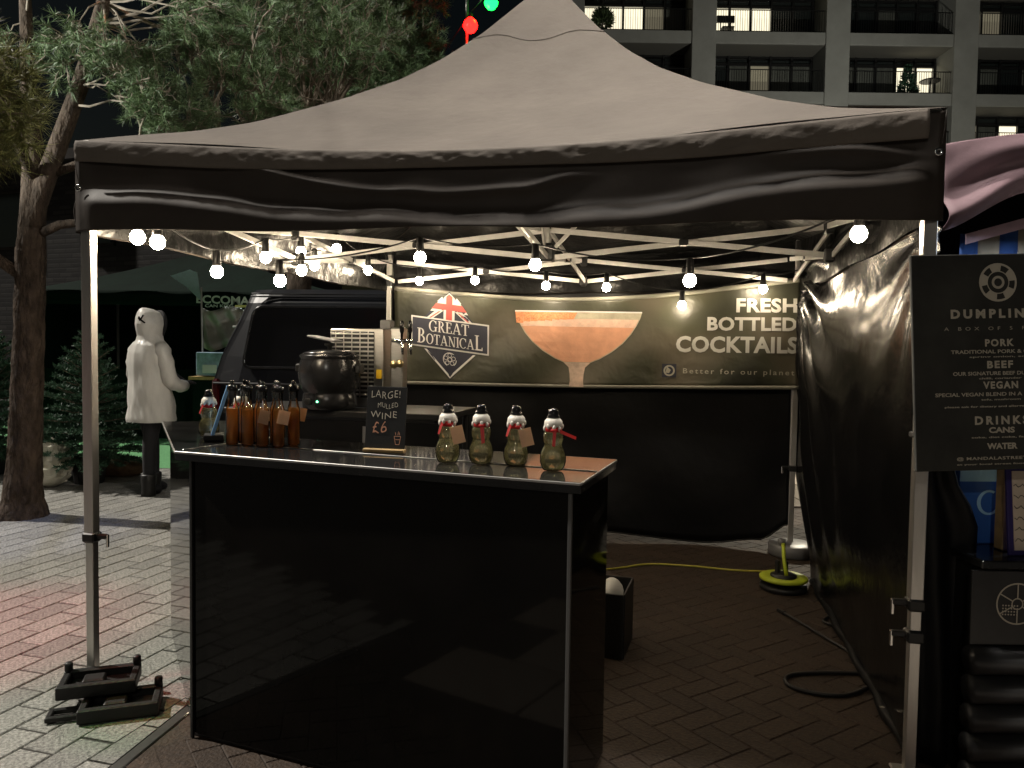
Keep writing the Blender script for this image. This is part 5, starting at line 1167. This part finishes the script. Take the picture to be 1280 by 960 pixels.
mtext('DRINKS', .01, .175, .547, .028, .04, 1.45); mtext('CANS', .01, .085, .574, .019, .04); mtext('coke, diet coke, fanta', .01, .2, .591, .007); mtext('WATER', .01, .10, .626, .020, .04); mtext('@ MANDALASTREETFOOD', .01, .30, .662, .013, .02, 1.1); mtext('at your local street food market', .01, .30, .677, .007)
lg = arc(.01, .09, .062, .062, 0, 360, .004, .004, 32)+arc(.01, .09, .030, .030, 0, 360, .006, .006, 24)
for k in range(5): a = 18+72*k; lg += arc(.01, .09, .058, .058, a-17, a+17, .024, .024, 4)
part(MB().add([], []), 'spare', 'board_print', mbd) if False else None
lo = MB()
for k, p in enumerate(arc(.01, .09, .062, .062, 0, 360, .060, .060, 36)): lo.add([mfn(x, y, .0004) for x, y in p], [(0, 1, 2, 3)])
part(lo, 'menu_emblem', 'board_print', mbd)
lo = MB()
for k in range(5):
    for p in arc(.01, .09, .055, .055, 72*k-6, 72*k+24, .018, .018, 4): lo.add([mfn(x, y, .0012) for x, y in p], [(0, 1, 2, 3)])
for p in arc(.01, .09, .034, .034, 0, 360, .013, .013, 28)+arc(.01, .09, .013, .013, 0, 360, .0125, .0125, 16): lo.add([mfn(x, y, .0012) for x, y in p], [(0, 1, 2, 3)])
part(lo, 'emblem_cutouts', 'board_face', mbd)
part(MB().box((-.20, .062, .10), (.09, .07, .02), 0, .004), 'bracket', 'lamp_grey', mbd); part(MB().box((-.20, .092, .62), (.09, .07, .02), 0, .004), 'bracket', 'lamp_grey', mbd)
dcn = thing('dumpling_counter', 'black stall counter with horizontal rolled ribs and a round emblem', 'counter', (2.1, 2.75, 0))
MB().box((2.15, 2.675, .375), (1.16, .31, .75)).build('carcass', 'black_plastic', dcn); MB().box((2.15, 2.665, .767), (1.20, .35, .03), 0, .005).build('counter_top', 'gloss_top', dcn)
MB().box((2.12, 2.513, .62), (1.18, .012, .25), 0, .003).build('front_panel', 'ribbed', dcn)
for k in range(5): MB().tube([(1.53, 2.505, .445-k*.098), (2.70, 2.505, .445-k*.098)], .047, 14).build('rib', 'ribbed', dcn, True)
em = [];
for p in arc(1.68, .635, .07, .07, 0, 360, .005, .005, 36)+arc(1.68, .635, .02, .02, 0, 360, .004, .004, 16): em.append(p)
for k in range(6): a = R_(60*k+30); em += [[(1.68+.02*math.cos(a)-.002*math.sin(a), .635+.02*math.sin(a)+.002*math.cos(a)), (1.68+.02*math.cos(a)+.002*math.sin(a), .635+.02*math.sin(a)-.002*math.cos(a)), (1.68+.066*math.cos(a)+.002*math.sin(a), .635+.066*math.sin(a)-.002*math.cos(a)), (1.68+.066*math.cos(a)-.002*math.sin(a), .635+.066*math.sin(a)+.002*math.cos(a))]]
for i in range(6):
    for j in range(4): em += arc(1.632+i*.009, .60+j*.010, .003, .003, 0, 360, .0029, .0029, 6)
flat('emblem', em, lambda x, y, d=0: (x, 2.5055-d, y), 'board_print', dcn, .00003)
bx_ = thing('blue_box', 'blue drinks carton with a pale crescent mark on the stall counter', 'box', (1.70, 2.77, .782), R_(3))
part(MB().box((0, 0, .145), (.22, .11, .29), 0, .004), 'carton', 'blue_box', bx_); part(MB().box((0, -.0565, .255), (.218, .003, .06)), 'top_band', 'cyan_print', bx_)
mk = MB()
for p in arc(0, 0, .045, .045, 60, 320, .014, .008, 18): mk.add([(x+.0, -.0575, z+.15) for x, z in p], [(0, 1, 2, 3)])
part(mk, 'crescent_mark', 'cyan_print', bx_)
wp = thing('wooden_post', 'rough wooden post rising from the stall counter', 'post', (1.715, 2.64, .782)); part(MB().box((0, 0, .30), (.045, .045, .60), .1, .005), 'post', 'wood', wp)
pf = thing('price_frame', 'purple framed price card standing on the stall counter', 'sign', (1.745, 2.56, .782), R_(4))
pM = Matrix.Rotation(R_(-6), 4, 'X')
part(MB().box(None, (.20, .012, .30), 0, .004, pM @ Matrix.Translation((.03, 0, .15))), 'frame', 'purple_frame', pf); part(MB().box(None, (.165, .003, .265), 0, 0, pM @ Matrix.Translation((.03, -.0075, .152))), 'card', 'price_card', pf)
hw = MB()
for i in range(6):
    for q in range(9): a = -.02+q*.008; hw.tube([tuple(pM @ Vector((a-.03, -.0105, .235-i*.036+.006*math.sin(q*2+i)))), tuple(pM @ Vector((a-.022, -.0105, .235-i*.036+.006*math.sin(q*2+2+i))))], .0011, 4)
part(hw, 'handwriting', 'slate', pf)

lt = thing('assumed_strip_lamp', 'assumed cool white strip lamp fixed under the pink canopy', 'lamp', (2.5, 3.2, 2.0))  # assumed lamp, added to light the neighbour stall's counter and poles
MB().box((2.45, 3.15, 2.06), (.6, .05, .03), 0, .004).build('lamp_body', 'lamp_grey', lt); MB().box((2.45, 3.15, 2.040), (.56, .03, .012)).build('lamp_tube', 'lamp_white', lt)
l = bpy.data.lights.new('assumed_strip_light', 'AREA'); l.energy = 34; l.shape = 'RECTANGLE'; l.size = .55; l.size_y = .03; l.color = (.72, .84, 1.0)
o = bpy.data.objects.new('assumed_strip_light', l); COL.objects.link(o); o.location = (2.45, 3.15, 2.03); link(o, lt)

gl = thing('assumed_stall_lamp', 'assumed white tube lamp under the roof of the green stall', 'lamp', (-4.3, 11.9, 2.1))  # assumed lamp hidden by the valance, added to light the stall interior
MB().box((-4.3, 11.9, 2.14), (1.1, .06, .04), 0, .005).build('lamp_body', 'lamp_grey', gl); MB().box((-4.3, 11.9, 2.114), (1.05, .04, .012)).build('lamp_tube', 'lamp_white', gl)
l = bpy.data.lights.new('assumed_stall_light', 'AREA'); l.energy = 7; l.shape = 'RECTANGLE'; l.size = 1.0; l.size_y = .05; l.color = (.85, .95, 1.0)
o = bpy.data.objects.new('assumed_stall_light', l); COL.objects.link(o); o.location = (-4.3, 11.86, 2.10); o.rotation_euler = (R_(-25), 0, 0); link(o, gl)
